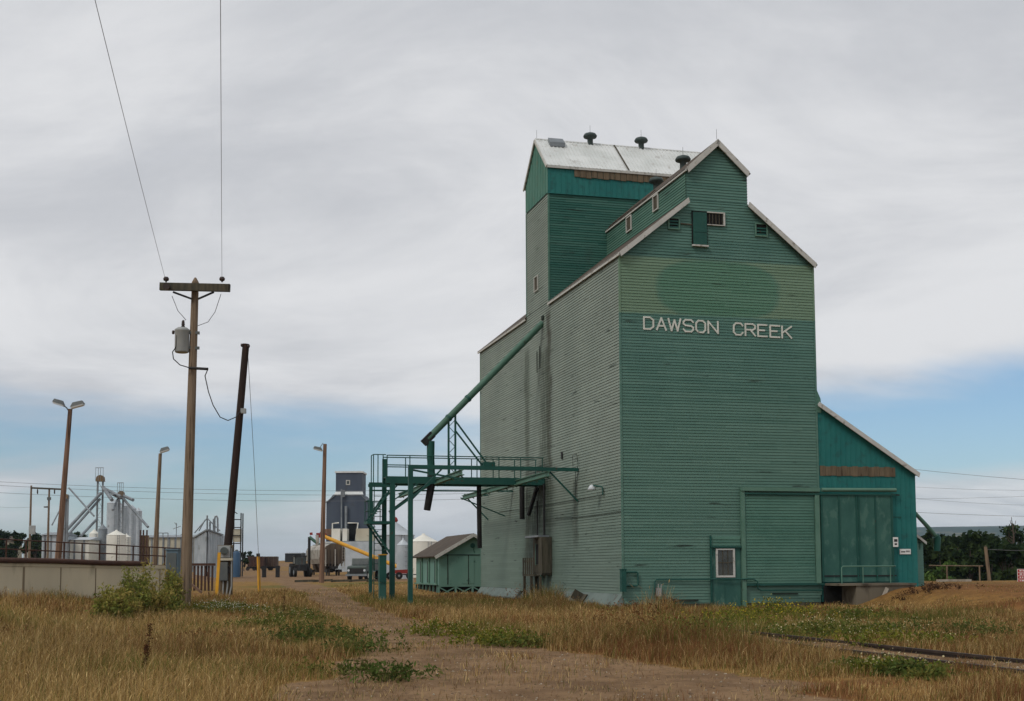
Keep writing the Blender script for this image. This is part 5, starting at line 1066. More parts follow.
def augers():
    Y = 150
    A = thing('grain_auger', 'long yellow grain auger slanting down behind the gantry posts', 'auger', (P3(408, 571, Y).x, Y, gz(P3(408, 571, Y).x, Y)))
    a, b = P3(322, 535.5, Y+12), P3(408, 571, Y); MB().tube([tuple(a), tuple(b)], .24, 8).build('tube', 'auger', A); MB().beam(a+Vector((-.3, 0, .1)), a+Vector((.5, 0, -.1)), .7, .7).build('head', 'red', A)
    m = a.lerp(b, .62); MB().beam(m, (m.x-1.0, m.y, gz(m.x, m.y)+.3), .09, .09).build('strut', 'red', A); MB().beam(m, (m.x+1.0, m.y, gz(m.x, m.y)+.3), .09, .09).build('strut', 'red', A)
    for dx in (-1.0, 1.0): MB().tube([(m.x+dx, m.y-.1, gz(m.x, m.y)+.4), (m.x+dx, m.y+.1, gz(m.x, m.y)+.4)], .4, 12).build('wheel', 'tyre', A)
    Y = 185; g = thing('grain_auger', 'short green auger with a red head above the hopper railcar', 'auger', (P3(309, 575, Y).x, Y, gz(P3(309, 575, Y).x, Y)))
    p = P3(309.3, 537, Y); MB().tube([(p.x, Y, gz(p.x, Y)), tuple(p)], .2, 8).build('post', 'black', g); MB().tube([tuple(p), tuple(P3(319, 544.5, Y))], .22, 8).build('tube', 'pipe', g); MB().beam(P3(310, 534, Y), P3(312.5, 533.5, Y), .5, .35).build('head', 'red', g); MB().tube([tuple(P3(317.5, 546, Y)), tuple(P3(317.5, 535, Y))], .28, 8).build('riser', 'hopper', g); MB().beam(P3(316.5, 534, Y), P3(319.5, 534, Y), .5, .3).build('motor', 'red', g)
    Y = 135; c = P3(401, 578, Y); R = local_thing('seed_drill', 'red farm implement on small wheels parked behind the gantry posts', 'farm implement', (c.x, Y, gz(c.x, Y)), .1)
    MB().prism([(-1.3, 0, .6), (1.1, 0, .6), (.9, 0, 1.05), (-1.2, 0, .95)], (0, 1.2, 0)).build('hopper', 'red', R); MB().beam((-1.8, .5, .5), (1.8, .5, .5), .1, .1).build('frame', 'black', R)
    for x in (-1.2, -.2, .9): q = MB().tube([(x, -.1, .38), (x, .15, .38)], .38, 14).build('wheel', 'tyre', R); MB().tube([(x, -.13, .38), (x, -.09, .38)], .12, 10).build('rim', 'steeld', q)
    W_ = thing('white_stand', 'small white steel stand between the red implement and green shed', 'stand', (P3(410.5, 582, 105).x, 105, gz(P3(410.5, 582, 105).x, 105))); zt = P3(0, 572, 105).z
    for px in (408.7, 412.5): x = P3(px, 575, 105).x; MB().box((x-.05, 105, gz(x, 105)-.1), (x+.05, 105.1, zt)).build('leg', 'white', W_)
    MB().box((P3(408.2, 575, 105).x, 104.98, zt+.002), (P3(413, 575, 105).x, 105.12, zt+.1)).build('top_bar', 'white', W_)
    p = P3(345, 580, 118); M_ = MB()
    for k in range(5): M_.beam((p.x-4.5+k*1.6, 117.5+.3*k, gz(p.x, 118)+.1), (p.x-2.7+k*1.6, 117.7+.2*k, gz(p.x, 118)+.14+.04*(k % 2)), .25, .2)
    M_.build('timber_pile', 'dkwood', origin=(p.x, 118, gz(p.x, 118)), label='low scatter of dark old timbers in the grass by the lamp post', cat='timber')
    for px, lab in ((193.5, 'x'),): pass
    for k, (px, lab) in enumerate(((264, 'short dark marker post just right of the yellow guy guard'), (277.5, 'short dark marker post near the rusty railcars'))):
        c = P3(px, 573, 160); o = MB(); o.box((c.x-.25, 160, gz(c.x, 160)-.1), (c.x+.25, 160.2, c.z+.9)); o.build('marker_post', 'black', origin=(c.x, 160, gz(c.x, 160)), label=lab, cat='marker post')
augers()
# ------------------------------------------------------------------ right side: pole, sign, gate, wires
def right_side():
    Y = 78; b = P3(990, 586, Y); t = P3(985.5, 547, Y); zg = gz(b.x, Y); U = thing('fence_pole', 'plain weathered wooden pole in front of the dark trees at right', 'pole', (b.x, Y, zg)); MB().tube([(b.x, Y, zg-.3), tuple(t)], [.12, .10], 8).build('shaft', 'wood', U); MB().lathe(tuple(t), [(.1, 0), (.11, .03), (.02, .09)], 8).build('cap', 'dkwood', U)
    Y = 72; Sg = thing('notice_board', 'red and white notice board at the right edge of the photo', 'sign', (P3(1024, 588, Y).x, Y, gz(P3(1024, 588, Y).x, Y)))
    x0, x1 = P3(1017.5, 570, Y).x, P3(1046, 570, Y).x; z1, z0 = P3(1017, 569, Y).z, P3(1017, 585.5, Y).z
    q = MB().box((x0, Y, z0), (x1, Y+.06, z1)).build('board', 'signwhite', Sg)
    for k in range(4): a = z1-(z1-z0)*(k*.2+.02); MB().box((x0+.01, Y-.012, a-(z1-z0)*.17), (x1-.01, Y-.002, a-(z1-z0)*.005)).build('red_band', 'signred', q)
    rr = random.Random(5); m = MB()
    for k in range(4):
        z = z1-(z1-z0)*(k*.2+.105); x = x0+.10
        while x < x1-.15: w = rr.uniform(.05, .16); m.box((x, Y-.018, z-.035), (x+w, Y-.0125, z+.035)); x += w+.05
    m.build('lettering', 'signwhite', q)
    for x in (x0+.25, x1-.25): MB().box((x-.05, Y+.07, gz(x, Y)-.3), (x+.05, Y+.16, z1-.02)).build('post', 'white', Sg)
    Y = 84; g = thing('pipe_gate', 'thin grey pipe barrier on the grass in front of the trees', 'gate', (P3(960, 585, Y).x, Y, gz(P3(960, 585, Y).x, Y)))
    MB().tube([tuple(P3(929, 565.5, Y)), tuple(P3(983, 566, Y))], .032, 6).build('bar', 'wood', g)
    for px in (979.5, 947): x = P3(px, 570, Y).x; MB().tube([(x, Y, gz(x, Y)-.2), (x, Y, P3(px, 566, Y).z)], .05, 6).build('post', 'wood', g)
    a = P3(938, 583.5, 74); MB().beam((a.x, 74, gz(a.x, 74)+.03), (P3(976, 585, 74).x, 75, gz(P3(976, 585, 74).x, 75)+.03), .3, .2).build('concrete_kerb', 'stone', origin=(a.x, 74, gz(a.x, 74)), label='low pale concrete kerb lying in the grass behind the mound', cat='kerb')
    G = 'power lines in the right sky'
    for k, (a, c, d, lab) in enumerate((((905, 466), (1060, 484), .35, 'uppermost power line in the sky right of the teal shed'), ((905, 487), (1060, 486), .5, 'nearly level power line crossing the white cloud bank upper part'), ((905, 503), (1060, 487), .4, 'power line climbing to the right across the cloud bank'), ((905, 513), (1060, 515), .3, 'lowest thick power line just above the hills'), ((905, 496), (1060, 503), .6, 'faint sagging power line in the middle of the cloud bank'))):
        wire('power_line', sag(P3(a[0]-60, a[1]-5, 130), P3(c[0]+80, c[1]+2, 130), d), .018 if k in (0, 3) else .012, lab, G)
    for k, (y0, y1, lab) in enumerate(((478.5, 489, 'upper power line crossing the sky behind the left poles'), (482, 493.5, 'middle power line crossing the sky behind the left poles'), (489.5, 499, 'lowest power line crossing the sky behind the left poles'))):
        wire('power_line', sag(P3(-60, y0, 210), P3(470, y1, 240), 1.0), .03, lab, 'power lines in the left sky')
    wire('power_line', sag(P3(984, 549, 78), P3(1090, 547, 78), .15), .012, 'low thin wire from the wooden pole in front of the trees')
    wire('power_line', sag(P3(-40, 499, 182), P3(32, 507, 180), .5), .014, 'thin wire running left from the pair of slim poles')
right_side()
# ------------------------------------------------------------------ vegetation
def L3(r, g, b): return np.array(lin(r, g, b)[:3])
def rand_dirs(n, rg):
    z = rg.uniform(-1, 1, n); t = rg.uniform(0, 2*np.pi, n); r = np.sqrt(1-z*z); return np.stack([r*np.cos(t), r*np.sin(t), z], 1)
def leaf_quads(P, size, rg, aspect=1.6):
    n = len(P); a = rand_dirs(n, rg); b = rand_dirs(n, rg); b -= a*(a*b).sum(1)[:, None]; b /= np.linalg.norm(b, axis=1)[:, None]
    s = (size*rg.uniform(.6, 1.3, n))[:, None]; a = a*s*aspect*.5; b = b*s*.5
    V = np.stack([P-a, P-b*.9, P+a, P+b*.9], 1).reshape(-1, 3); return V, np.arange(4*n).reshape(-1, 4)
def crown_mesh(name, parent, blobs_, n, size, cols, rg, rough=.35, **tg):
    w = np.array([b[3]*b[4]*b[5] for b in blobs_])**.75; w /= w.sum(); P = []; T = []
    for (x, y, z, rx, ry, rz), q in zip(blobs_, w):
        m = int(n*q); d = rand_dirs(m, rg); r = rg.uniform(.15, 1, m)**.45*(1+rough*rg.normal(0, .35, m).clip(-1, 1))
        p = d*r[:, None]*np.array([rx, ry, rz])
        k = max(3, int(m/60)); cen = rand_dirs(k, rg)*rg.uniform(.5, 1.05, k)[:, None]*np.array([rx, ry, rz]); j = rg.integers(0, k, m)
        mixw = rg.uniform(.25, .9, m)[:, None]; p = p*(1-mixw)+(cen[j]+rg.normal(0, .16, (m, 3))*np.array([rx, ry, rz]))*mixw
        P.append(p+np.array([x, y, z])); base = cols[rg.integers(0, len(cols), k)][j]; T.append(base*rg.uniform(.75, 1.3, m)[:, None])
    P = np.concatenate(P); T = np.concatenate(T); V, Fq = leaf_quads(P, size, rg)
    return np_mesh(name, V, Fq, 'leaf', np.repeat(T, 4, 0), parent, **tg)
def make_tree(h, spread, kind, seed, nleaf=2600, size=.36):
    rg = np.random.default_rng(seed); rr = random.Random(seed)
    o = bpy.data.objects.new('tree', None); COL.objects.link(o); ORG[o.name] = (0, 0, 0)
    tk = MB(); tk.tube([(0, 0, -.5), (rr.uniform(-.1, .1), 0, h*.3), (rr.uniform(-.2, .2), .1, h*.62), (rr.uniform(-.3, .3), 0, h*.9)], [h*.022, h*.018, h*.011, h*.004], 7)
    bl = []
    if kind == 'spruce':
        for k in range(9):
            f = k/8.; z = h*(.16+.78*f); r = spread*(1-f)*.9+.15
            for a in range(3 if f < .7 else 1): t = a*2.1+k*.9; bl.append((r*.45*math.cos(t), r*.45*math.sin(t), z, r*.75, r*.75, h*.07))
    else:
        for k in range(11):
            f = rr.uniform(.28, .95); t = rr.uniform(0, 6.28); d = spread*(.75-.5*abs(f-.5))*rr.uniform(.3, 1); s = rr.uniform(.28, .5)*spread
            bl.append((d*math.cos(t), d*math.sin(t), h*f, s, s, s*rr.uniform(.7, 1.2)))
            tk.tube([(0, 0, h*f*.6), (d*.8*math.cos(t), d*.8*math.sin(t), h*f)], [h*.008, h*.003], 5)
    tk.build('trunk', 'bark', o)
    cols = {'spruce': np.array([L3(36, 48, 34), L3(42, 54, 37), L3(32, 44, 34)]), 'poplar': np.array([L3(48, 62, 38), L3(58, 72, 42), L3(42, 56, 36)]), 'bush': np.array([L3(80, 104, 54), L3(92, 114, 58), L3(70, 92, 52)])}[kind]
    crown_mesh('crown', o, bl, nleaf, size, cols, rg); return o
def trees():
    protos = {('spruce', 0): make_tree(9, 2.2, 'spruce', 1), ('spruce', 1): make_tree(8, 2.5, 'spruce', 2), ('poplar', 0): make_tree(8, 3.0, 'poplar', 3), ('poplar', 1): make_tree(7, 3.4, 'poplar', 4), ('poplar', 2): make_tree(9, 2.7, 'poplar', 6), ('bush', 0): make_tree(3.6, 2.3, 'bush', 5, 1800, .3)}
    used = set()
    def put(k, px, ytop, Y, lab, grp, name='tree', cat='tree', rot=None):
        H = {('spruce', 0): 9, ('spruce', 1): 8, ('poplar', 0): 8, ('poplar', 1): 7, ('poplar', 2): 9, ('bush', 0): 3.6}[k]
        x = P3(px, ytop, Y).x; zg = gz(x, Y); zt = P3(px, ytop, Y).z; s = (zt-zg)/H
        o = protos[k] if k not in used else dup(protos[k]); used.add(k)
        o.location = (x, Y, zg); o.scale = (s*1.05, s*1.05, s); o.rotation_euler = (0, 0, rot if rot is not None else (px*1.7) % 6.28)
        o.name = name; tag(o, lab, cat, grp)
    rr = random.Random(12); kinds = [('spruce', 0), ('poplar', 0), ('poplar', 1), ('spruce', 1), ('poplar', 2)]
    gR = 'trees of the dark wood at right'
    for k in range(15):
        px = 905+k*15+rr.uniform(-5, 5); kk = kinds[(k*2+(k//3)) % 5]
        put(kk, px, 539-rr.uniform(-3, 6), 165+rr.uniform(0, 45), 'dark narrow conifer in the wood behind the mound at right' if kk[0] == 'spruce' else 'dark green leafy tree in the wood behind the mound at right', gR)
    for k in range(16): put(kinds[(k*3+1) % 5], 900+k*15+rr.uniform(-6, 6), 546-rr.uniform(-4, 8), 135+rr.uniform(0, 22), 'dark narrow conifer in the wood behind the mound at right' if kinds[(k*3+1) % 5][0] == 'spruce' else 'dark green leafy tree in the wood behind the mound at right', gR)
    put(('bush', 0), 943, 563, 100, 'rounded lighter green bush in front of the dark wood beside the pipe barrier', None, 'bush', 'bush')
    gL = 'trees of the far left horizon'
    for px, yt, Y in ((-8, 530, 300), (5, 532, 300), (17, 533, 305), (36, 537, 290), (43, 535, 310), (56, 537, 300), (75, 536, 330), (84, 538, 320)): put(('poplar', int(px) % 3), px, yt, Y, 'dark leafy tree on the horizon behind the left pipe fence', gL)
    put(('poplar', 1), 175.5, 535.5, 300, 'round tree top showing over the long beige shed roof', None); put(('poplar', 2), 244, 552.5, 290, 'dark green tree between the skeletal tower and the rusty railcars', None); put(('poplar', 0), 251, 553, 340, 'dark tree partly behind the red brown gondola railcar', None)
    # dead tree
    Y = 150; b = P3(1014, 565, Y); zt = P3(1014, 517, Y).z; zg = gz(b.x, Y); D = thing('dead_tree', 'bare dead tree standing above the dark wood near the red sign', 'tree', (b.x, Y, zg)); rd = random.Random(8)
    MB().tube([(b.x, Y, zg), (b.x-.1, Y, zg+(zt-zg)*.5), (b.x+.1, Y, zg+(zt-zg)*.8), (b.x-.1, Y, zt)], [.22, .16, .09, .03], 7).build('trunk', 'bark', D)
    m = MB()
    for k in range(15):
        f = .45+.5*k/15; s = rd.choice((-1, 1)); l = rd.uniform(.8, 2.4)*(1.3-f); z = zg+(zt-zg)*f; m.tube([(b.x, Y, z), (b.x+s*l*.5, Y+rd.uniform(-.4, .4), z+l*.5), (b.x+s*l*.7, Y+rd.uniform(-.5, .5), z+l*1.2)], [.06, .04, .015], 5)
    m.build('branch', 'bark', D, kind='stuff')
    # the wood behind reads as one mass
    rg = np.random.default_rng(77); bl = []
    for k in range(70):
        px = 880+k*5.2; Y = 230+rg.uniform(0, 40); p = P3(px, 550-rg.uniform(-2, 6), Y); zg = gz(p.x, Y); bl.append((p.x, Y, (zg+p.z)/2, 2.6, 2.6, (p.z-zg)/2*rg.uniform(.85, 1.05)))
    crown_mesh('wood', None, bl, 26000, .55, np.array([L3(40, 52, 36), L3(46, 60, 38), L3(34, 46, 34)]), rg, kind='stuff', label='dark mixed wood filling the valley behind the nearer trees', cat='wood')
trees()
def bush(px, pyb, Y, h, r, n, lab, seed, size=.05, cols=None):
    rg = np.random.default_rng(seed); b = P3(px, pyb, Y); zg = gz(b.x, Y); B_ = thing('willow_bush', lab, 'bush', (b.x, Y, zg)); st = MB(); P = []; T = []
    cols = cols if cols is not None else np.array([L3(130, 132, 66), L3(146, 140, 74), L3(112, 120, 62), L3(156, 140, 80)])
    for k in range(46):
        t = rg.uniform(0, 6.28); d = r*rg.uniform(.1, 1)**.7; hh = h*(1-.5*(d/r)**2)*rg.uniform(.6, 1.05); p0 = np.array([b.x+.25*d*math.cos(t), Y+.25*d*math.sin(t), zg-.05]); p2 = np.array([b.x+d*math.cos(t), Y+d*math.sin(t), zg+hh]); p1 = (p0+p2)/2+np.array([0, 0, hh*.12])
        st.tube([tuple(p0), tuple(p1), tuple(p2)], [.014, .01, .004], 4)
        m = int(n/46); f = rg.uniform(.12, 1, m)[:, None]; q = p0*(1-f)**2+2*p1*f*(1-f)+p2*f*f; P.append(q+rg.normal(0, .085, (m, 3))); T.append(cols[rg.integers(0, len(cols))]*rg.uniform(.7, 1.25, m)[:, None])
    st.build('stem', 'stem', B_, kind='stuff'); P = np.concatenate(P); V, Fq = leaf_quads(P, size, rg, 2.6); np_mesh('foliage', V-np.array([b.x, Y, zg]), Fq, 'leaf', np.repeat(np.concatenate(T), 4, 0), B_)
bush(140, 606, 39.5, 1.85, .95, 6200, 'big yellow green willow bush against the concrete retaining wall', 1); bush(116, 608, 38.0, 1.2, .8, 5000, 'lower yellow green bush left of the big bush at the wall', 4)
bush(172, 604, 43.5, 1.6, .42, 3200, 'upright light green bush in front of the blue grey cabinet', 2); bush(158, 606, 41, 1.0, .7, 3600, 'small spreading bush between the big bush and the utility pole', 3)
def blade_mesh(name, x, y, h, w, lean, tint, head, rg, **tg):
    n = len(x); z = ground(x, y)-.02; az = rg.uniform(0, 2*np.pi, n); la = rg.normal(.5, 1.9, n)      # wind leans most of them one way
    wx, wy = np.cos(az)*w*.5, np.sin(az)*w*.5; lx, ly = np.cos(la)*lean*h, np.sin(la)*lean*h
    b = np.stack([x, y, z], 1); wv = np.stack([wx, wy, np.zeros(n)], 1)
    m = b+np.stack([lx*.3, ly*.3, h*.55], 1); t = b+np.stack([lx, ly, h*np.sqrt(np.clip(1-.6*lean**2, .3, 1))], 1)
    V = np.stack([b-wv, b+wv, m-wv*.7, m+wv*.7, t], 1)
    i = np.arange(n)[:, None]*5; Fq = np.concatenate([i+np.array([[0, 1, 3]]), i+np.array([[0, 3, 2]]), i+np.array([[2, 3, 4]])], 0)
    V = V.reshape(-1, 3); T = np.repeat(tint, 5, 0)
    if head is not None and head.any():
        j = np.where(head)[0]; k = len(j); d = t[j]-m[j]; d /= np.linalg.norm(d, axis=1)[:, None]; hl = (h[j]*rg.uniform(.14, .26, k))[:, None]; hw = (w[j]*rg.uniform(.9, 1.5, k))[:, None]; a2 = rg.uniform(0, 6.28, k); sx = np.stack([np.cos(a2), np.sin(a2), 0*a2], 1)*hw*.5
        c = t[j]; HV = np.stack([c-d*hl*.6, c-sx, c+d*hl*.4, c+sx], 1).reshape(-1, 3); o = len(V); ii = o+np.arange(k)[:, None]*4
        Fq = np.concatenate([Fq, ii+np.array([[0, 1, 2]]), ii+np.array([[0, 2, 3]])], 0); V = np.concatenate([V, HV]); T = np.concatenate([T, np.repeat(np.clip(tint[j]*1.25+.01, 0, 1), 4, 0)])
    return np_mesh(name, V, Fq, 'grass', T, **tg)
PAL = dict(gold=L3(170, 140, 88), straw=L3(204, 176, 124), rust=L3(136, 96, 64), green=L3(98, 108, 50), dull=L3(116, 92, 58), red=L3(120, 74, 50))
TALL = [(545, 606, 1.6, 2.2), (640, 628, 3.0, 3.5), (690, 640, 2.2, 2.5), (470, 622, 2.6, 2.2), (600, 640, 2.6, 2.5)]
def grass():
    rg = np.random.default_rng(5)
    def sample(N, y0, y1):
        y = rg.uniform(y0, y1, N); a = .47*y+2.5; x = rg.uniform(-1, 1, N)*a; return x, y
    x, y = sample(1150000, 13, 76)
    x2, y2 = sample(90000, 76, 135); x = np.concatenate([x, x2]); y = np.concatenate([y, y2])
    dirt, green, rust, bal = masks(x, y); u = (x-BX)*CB+(y-BY)*SB; v = -(x-BX)*SB+(y-BY)*CB
    tall = blobs(x, y, TALL)
    fine = fbm(x, y, .8, 63); patch = fbm(x, y, 2.6, 61); big = fbm(x, y, 9, 62)
    left = sst(-.165, -.25, x/y+.05*(fine-.5))*sst(44, 33, y)
    mound = sst(9.6, 11.5, u)*sst(-17, -13, v)
    top = sst(9.2, 10.5, u)*sst(-7, -5.5, v)
    H = .10+.28*sst(.3, .75, .5*patch+.5*fine)
    H = H*(1-left)+left*(.20+.50*sst(.25, .75, .6*patch+.4*fine))
    H = np.maximum(H, tall*(.30+.45*fine))
    H = np.maximum(H, blobs(x, y, [(545, 603, 1.2, 2.4), (655, 612, 1.0, 1.6)])*(.55+.7*fine))
    H = H*(1-.55*mound)*(1-.6*top)*(1-.35*sst(60, 90, y))
    strip = sst(-14, -10, u)*sst(-4.8, -6.2, u)*sst(26, 14, np.abs(v+8)); H = np.maximum(H, strip*(.16+.35*fine))
    near_wall = sst(-3.4, -.2, v)*sst(-.5, 1, u)*sst(9, 8, u); H = H*(1-.5*near_wall)
    tr = sst(1.1, .6, np.abs(u+4.4))*sst(-18, -24, v); H = H*(1-.35*tr)
    keep = np.ones(len(x), bool)
    dens = (1-dirt)**1.5*(.22+.78*sst(.25, .5, .6*patch+.4*fine+.12*left))*(1-.25*tr)*(1-.45*mound*sst(.5, .35, patch)); dens = np.maximum(dens, .035+.16*sst(.55, .72, .5*patch+.5*fine)); dens = dens*(1-.55*top)
    keep &= rg.uniform(0, 1, len(x)) < dens
    keep &= ~((u > -.5) & (u < 15) & (v > -.1) & (v < 26)); keep &= ~((u > 9.1) & (u < 12.7) & (v > -1.55) & (v < 0))
    s = (x-WA.x)*WN.x+(y-WA.y)*WN.y; keep &= ~((s < .02) & (x < -12.3+0*y) & (y > 30)); keep &= ~((u > -1.9) & (u < 4) & (v > 29) & (v < 45))
    x, y, H, green, rust, left, patch, big, dirt, mound = [q[keep] for q in (x, y, H, green, rust, left, patch, big, dirt, mound)]; n = len(x)
    r = rg.uniform(0, 1, n); T = np.empty((n, 3)); pg = np.clip(green*.85+.10+.35*sst(.55, .75, fbm(x, y, 4.2, 66)), 0, .85); pr = np.clip(.18+.7*rust-.2*left, 0, .85)
    c1 = rg.uniform(0, 1, n); base = np.where((c1 < .45)[:, None], PAL['gold'], np.where((c1 < .72)[:, None], PAL['straw'], PAL['dull']))
    rb = np.where((c1 < .55)[:, None], PAL['rust'], np.where((c1 < .8)[:, None], PAL['dull'], PAL['red'])); gb = np.where((c1 < .75)[:, None], PAL['green'], PAL['gold']*.8)
    r2 = rg.uniform(0, 1, n); T = np.where((r < pg)[:, None], gb, np.where((r2 < pr)[:, None], rb, base)); T = T*rg.uniform(.65, 1.25, n)[:, None]*(.6+.8*big)[:, None]
    h = H*(.35+.95*rg.uniform(0, 1, n)**1.3)*np.where(dirt > .5, .5, 1); w = (.0035+.00024*y)*rg.uniform(.7, 1.3, n); lean = np.clip(rg.normal(.45, .3, n), 0, 1.1)
    head = (rg.uniform(0, 1, n) < .10) & (h > .3)
    # flattened straw and short tufts over the dirt
    N = 260000; xs, ys = sample(N, 13, 60); d2, g2, r2_, b2 = masks(xs, ys); tf = fbm(xs, ys, 1.1, 81); us = (xs-BX)*CB+(ys-BY)*SB; vs = -(xs-BX)*SB+(ys-BY)*CB
    k = (d2 > .25) & (rg.uniform(0, 1, N) < .03+.42*sst(.55, .72, tf)+.35*sst(.9, .3, d2)) & ~((us > -.5) & (us < 15) & (vs > -.1) & (vs < 26)) & ~((np.abs(path_dist(RUT, xs, ys)-.8) < .22) & (rg.uniform(0, 1, N) < .8)); xs, ys, tf = xs[k], ys[k], tf[k]; n2 = len(xs)
    hs = .05+.16*rg.uniform(0, 1, n2)**2.5*sst(.45, .7, tf)+.05*rg.uniform(0, 1, n2); cs = np.where((rg.uniform(0, 1, n2) < .5)[:, None], PAL['straw']*.8, np.where((rg.uniform(0, 1, n2) < .6)[:, None], PAL['dull'], PAL['green']*.9))*rg.uniform(.6, 1.2, n2)[:, None]
    blade_mesh('straw_litter', xs, ys, hs, (.004+.00026*ys)*rg.uniform(.7, 1.3, n2), np.clip(rg.normal(.9, .3, n2), .2, 1.25), cs, None, rg, kind='stuff', label='flattened straw and short tufts over the dirt road', cat='grass')
    blade_mesh('dry_grass', x, y, h, w, lean, T, head, rg, kind='stuff', label='tall dry golden and rusty grass covering the yard', cat='grass')
    return n
print('blades', grass())
def weeds():
    rg = np.random.default_rng(9); V = []; C = []
    def patch(px, py, rx, ry, n, h, cols, leaves=11, size=.042, fl=None, flc=None, fs=.03):
        n = int(n*.62); h *= .85; rx *= 1.25; ry *= 1.25
        cx, cy, _ = GP(px, py, -.4); a = rg.uniform(0, 6.28, n); r = rg.uniform(0, 1, n)**.7*(.55+.9*rg.uniform(0, 1, n)**2); x = cx+r*rx*np.cos(a); y = cy+r*ry*np.sin(a)
        u = (x-BX)*CB+(y-BY)*SB; v = -(x-BX)*SB+(y-BY)*CB; ok = ~((u > -.3) & (v > -.3)); x, y = x[ok], y[ok]; n = len(x)
        z = ground(x, y); hh = h*rg.uniform(.5, 1.15, n)*(1.1-.5*r[ok]); lx, ly = rg.normal(0, .18, n)*hh, rg.normal(0, .18, n)*hh
        f = rg.uniform(.1, 1, (n, leaves)); P = np.stack([x[:, None]+lx[:, None]*f, y[:, None]+ly[:, None]*f, z[:, None]+hh[:, None]*f], -1)+rg.normal(0, .05, (n, leaves, 3))*np.array([1, 1, .4])
        c = cols[rg.integers(0, len(cols), n)][:, None, :]*rg.uniform(.7, 1.3, (n, leaves, 1)); P = P.reshape(-1, 3); q, _ = leaf_quads(P, size, rg, 2.2); V.append(q); C.append(np.repeat(c.reshape(-1, 3), 4, 0))
        if fl:
            j = rg.integers(0, n, fl); P = np.stack([x[j]+lx[j], y[j]+ly[j], z[j]+hh[j]*rg.uniform(.85, 1.1, fl)], 1)+rg.normal(0, .06, (fl, 3)); q, _ = leaf_quads(P, fs, rg, 1.0); V.append(q); C.append(np.repeat(np.tile(flc, (fl, 1))*rg.uniform(.75, 1.1, (fl, 1)), 4, 0))
    g = np.array([L3(96, 104, 52), L3(82, 94, 46), L3(114, 112, 58)]); gy = np.array([L3(122, 120, 50), L3(104, 110, 46), L3(92, 100, 44)]); dk = np.array([L3(74, 88, 44), L3(84, 96, 50), L3(96, 96, 54)]); br = np.array([L3(112, 76, 50), L3(96, 68, 48), L3(130, 92, 58)])
    wh = L3(226, 222, 206); ye = L3(196, 176, 58); cr = L3(206, 192, 150)
    patch(228, 617, 1.5, .9, 300, .45, g, fl=420, flc=wh, fs=.035); patch(292, 620, 1.2, 1.0, 160, .45, g, fl=160, flc=cr); patch(312, 638, 1.6, 2.0, 330, .5, dk); patch(356, 648, .8, .9, 110, .42, dk); patch(392, 674, .6, .6, 90, .34, dk); patch(352, 668, .5, .4, 30, .3, dk); patch(320, 668, .5, .35, 22, .3, g)
    patch(262, 628, 1.6, .8, 260, .45, g, fl=90, flc=cr); patch(200, 640, 1.4, .8, 140, .35, br)
    patch(440, 632, 1.3, .7, 160, .5, gy, fl=90, flc=cr); patch(495, 640, 1.2, .6, 200, .45, gy, fl=60, flc=cr); patch(530, 642, 1.0, .5, 120, .4, g)
    patch(775, 618, 2.0, 1.5, 420, .75, gy, fl=420, flc=ye, fs=.045); patch(740, 624, 1.6, 1.6, 260, .55, gy, fl=120, flc=ye); patch(705, 628, 1.2, 1.4, 160, .5, g); patch(690, 634, .8, .8, 90, .5, gy)
    patch(820, 632, 2.2, 1.2, 260, .5, g, fl=260, flc=cr, fs=.04); patch(858, 618, 1.4, 1.2, 220, .6, g, fl=80, flc=cr); patch(893, 640, 1.6, 1.0, 200, .45, gy, fl=160, flc=cr); patch(940, 632, 2.2, 1.4, 420, .5, dk, fl=60, flc=cr); patch(985, 625, 1.2, 1.0, 140, .4, g)
    patch(888, 668, .75, .5, 220, .34, gy, fl=240, flc=cr, fs=.035); patch(905, 671, .4, .3, 120, .3, dk); patch(855, 664, .4, .3, 70, .25, dk); patch(932, 674, .5, .3, 70, .25, g); patch(875, 612, 2, 1.2, 90, .3, br)
    patch(645, 636, 1.4, 1.0, 150, .95, br, size=.035); patch(625, 628, 1.0, 1.0, 110, .95, br, size=.035); patch(540, 600, 1.3, 1.6, 190, 1.25, br, size=.04); patch(520, 596, .8, 1.0, 90, 1.1, br, size=.04); patch(690, 640, 1.2, .8, 110, .8, br, size=.035); patch(930, 606, 1.6, .8, 120, .35, np.array([L3(84, 62, 46), L3(70, 54, 42)])); patch(12, 640, .6, .5, 70, .5, br)
    V = np.concatenate(V); C = np.concatenate(C); np_mesh('wild_weeds', V, np.arange(len(V)).reshape(-1, 4), 'leaf', C, kind='stuff', label='green leafy weeds with white and yellow flowers', cat='weeds')
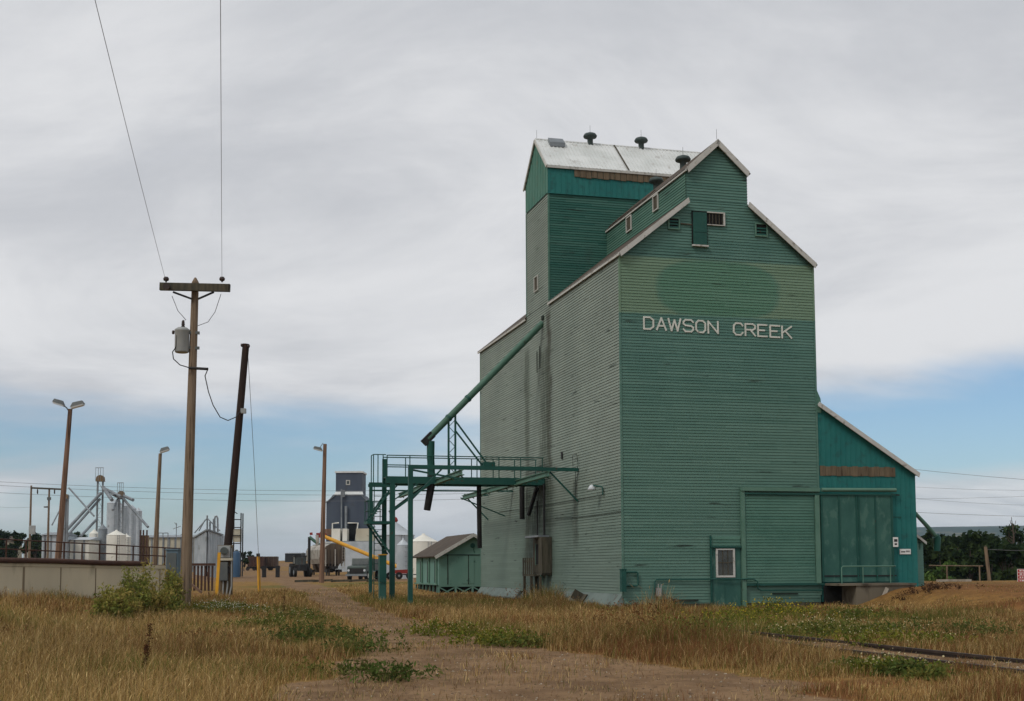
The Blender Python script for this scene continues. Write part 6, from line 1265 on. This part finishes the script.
    for k, (px, py, Y, h, lab) in enumerate(((146, 676, 20.5, .85, 'dark dead dock stalk rising from the golden grass in the foreground'), (143, 680, 20.2, .55, 'shorter dead dock stalk beside the taller dark one'), (283, 600, 40, 1.0, 'slender dead thistle stalk by the pale flowers left of the road'))):
        b = P3(px, py, Y); zg = gz(b.x, Y); T = thing('dead_stalk', lab, 'weed', (b.x, Y, zg)); MB().tube([(b.x, Y, zg-.05), (b.x+.02, Y, zg+h*.5), (b.x+.05, Y, zg+h)], [.008, .007, .004], 5).build('stem', 'stem', T)
        f = rg.uniform(.35, 1, 160); P = np.stack([.05*f+rg.normal(0, .022, 160), rg.normal(0, .022, 160), h*f], 1); q, ff = leaf_quads(P, .028, rg, 1.2); np_mesh('seed_head', q, ff, 'leaf', np.repeat(np.tile(L3(84, 56, 40), (160, 1))*rg.uniform(.7, 1.3, (160, 1)), 4, 0), T)
    # loose stones on the dirt road and the ballast
    N = 26000; y = rg.uniform(13, 60, N); x = rg.uniform(-1, 1, N)*(.47*y+2); d, gq, rq, bal = masks(x, y); u = (x-BX)*CB+(y-BY)*SB; v = -(x-BX)*SB+(y-BY)*CB
    k = (rg.uniform(0, 1, N) < np.maximum(d*.55*sst(.35, .6, fbm(x, y, 1.3, 71)), bal)) & ~((u > -.5) & (v > -.3)); x, y = x[k], y[k]; n = len(x); z = ground(x, y); s = rg.uniform(.008, .030, n)*np.where(bal[k] > .4, 1.2, .9)
    o = np.array([[1, 0, 0], [-1, 0, 0], [0, 1, 0], [0, -1, 0], [0, 0, .7], [0, 0, -.5]]); ft = np.array([[0, 2, 4], [2, 1, 4], [1, 3, 4], [3, 0, 4], [2, 0, 5], [1, 2, 5], [3, 1, 5], [0, 3, 5]])
    V = np.stack([x, y, z], 1)[:, None, :]+o[None]*s[:, None, None]*rg.uniform(.6, 1.3, (n, 6, 1)); Fq = (np.arange(n)[:, None, None]*6+ft[None]).reshape(-1, 3); c = np.where((rg.uniform(0, 1, n) < .35)[:, None], L3(190, 180, 162), L3(126, 106, 88))*rg.uniform(.7, 1.15, (n, 1)); np_mesh('gravel', V.reshape(-1, 3), Fq, 'grass', np.repeat(c, 6, 0), kind='stuff', label='small pale stones scattered over the dirt road', cat='gravel')
weeds()
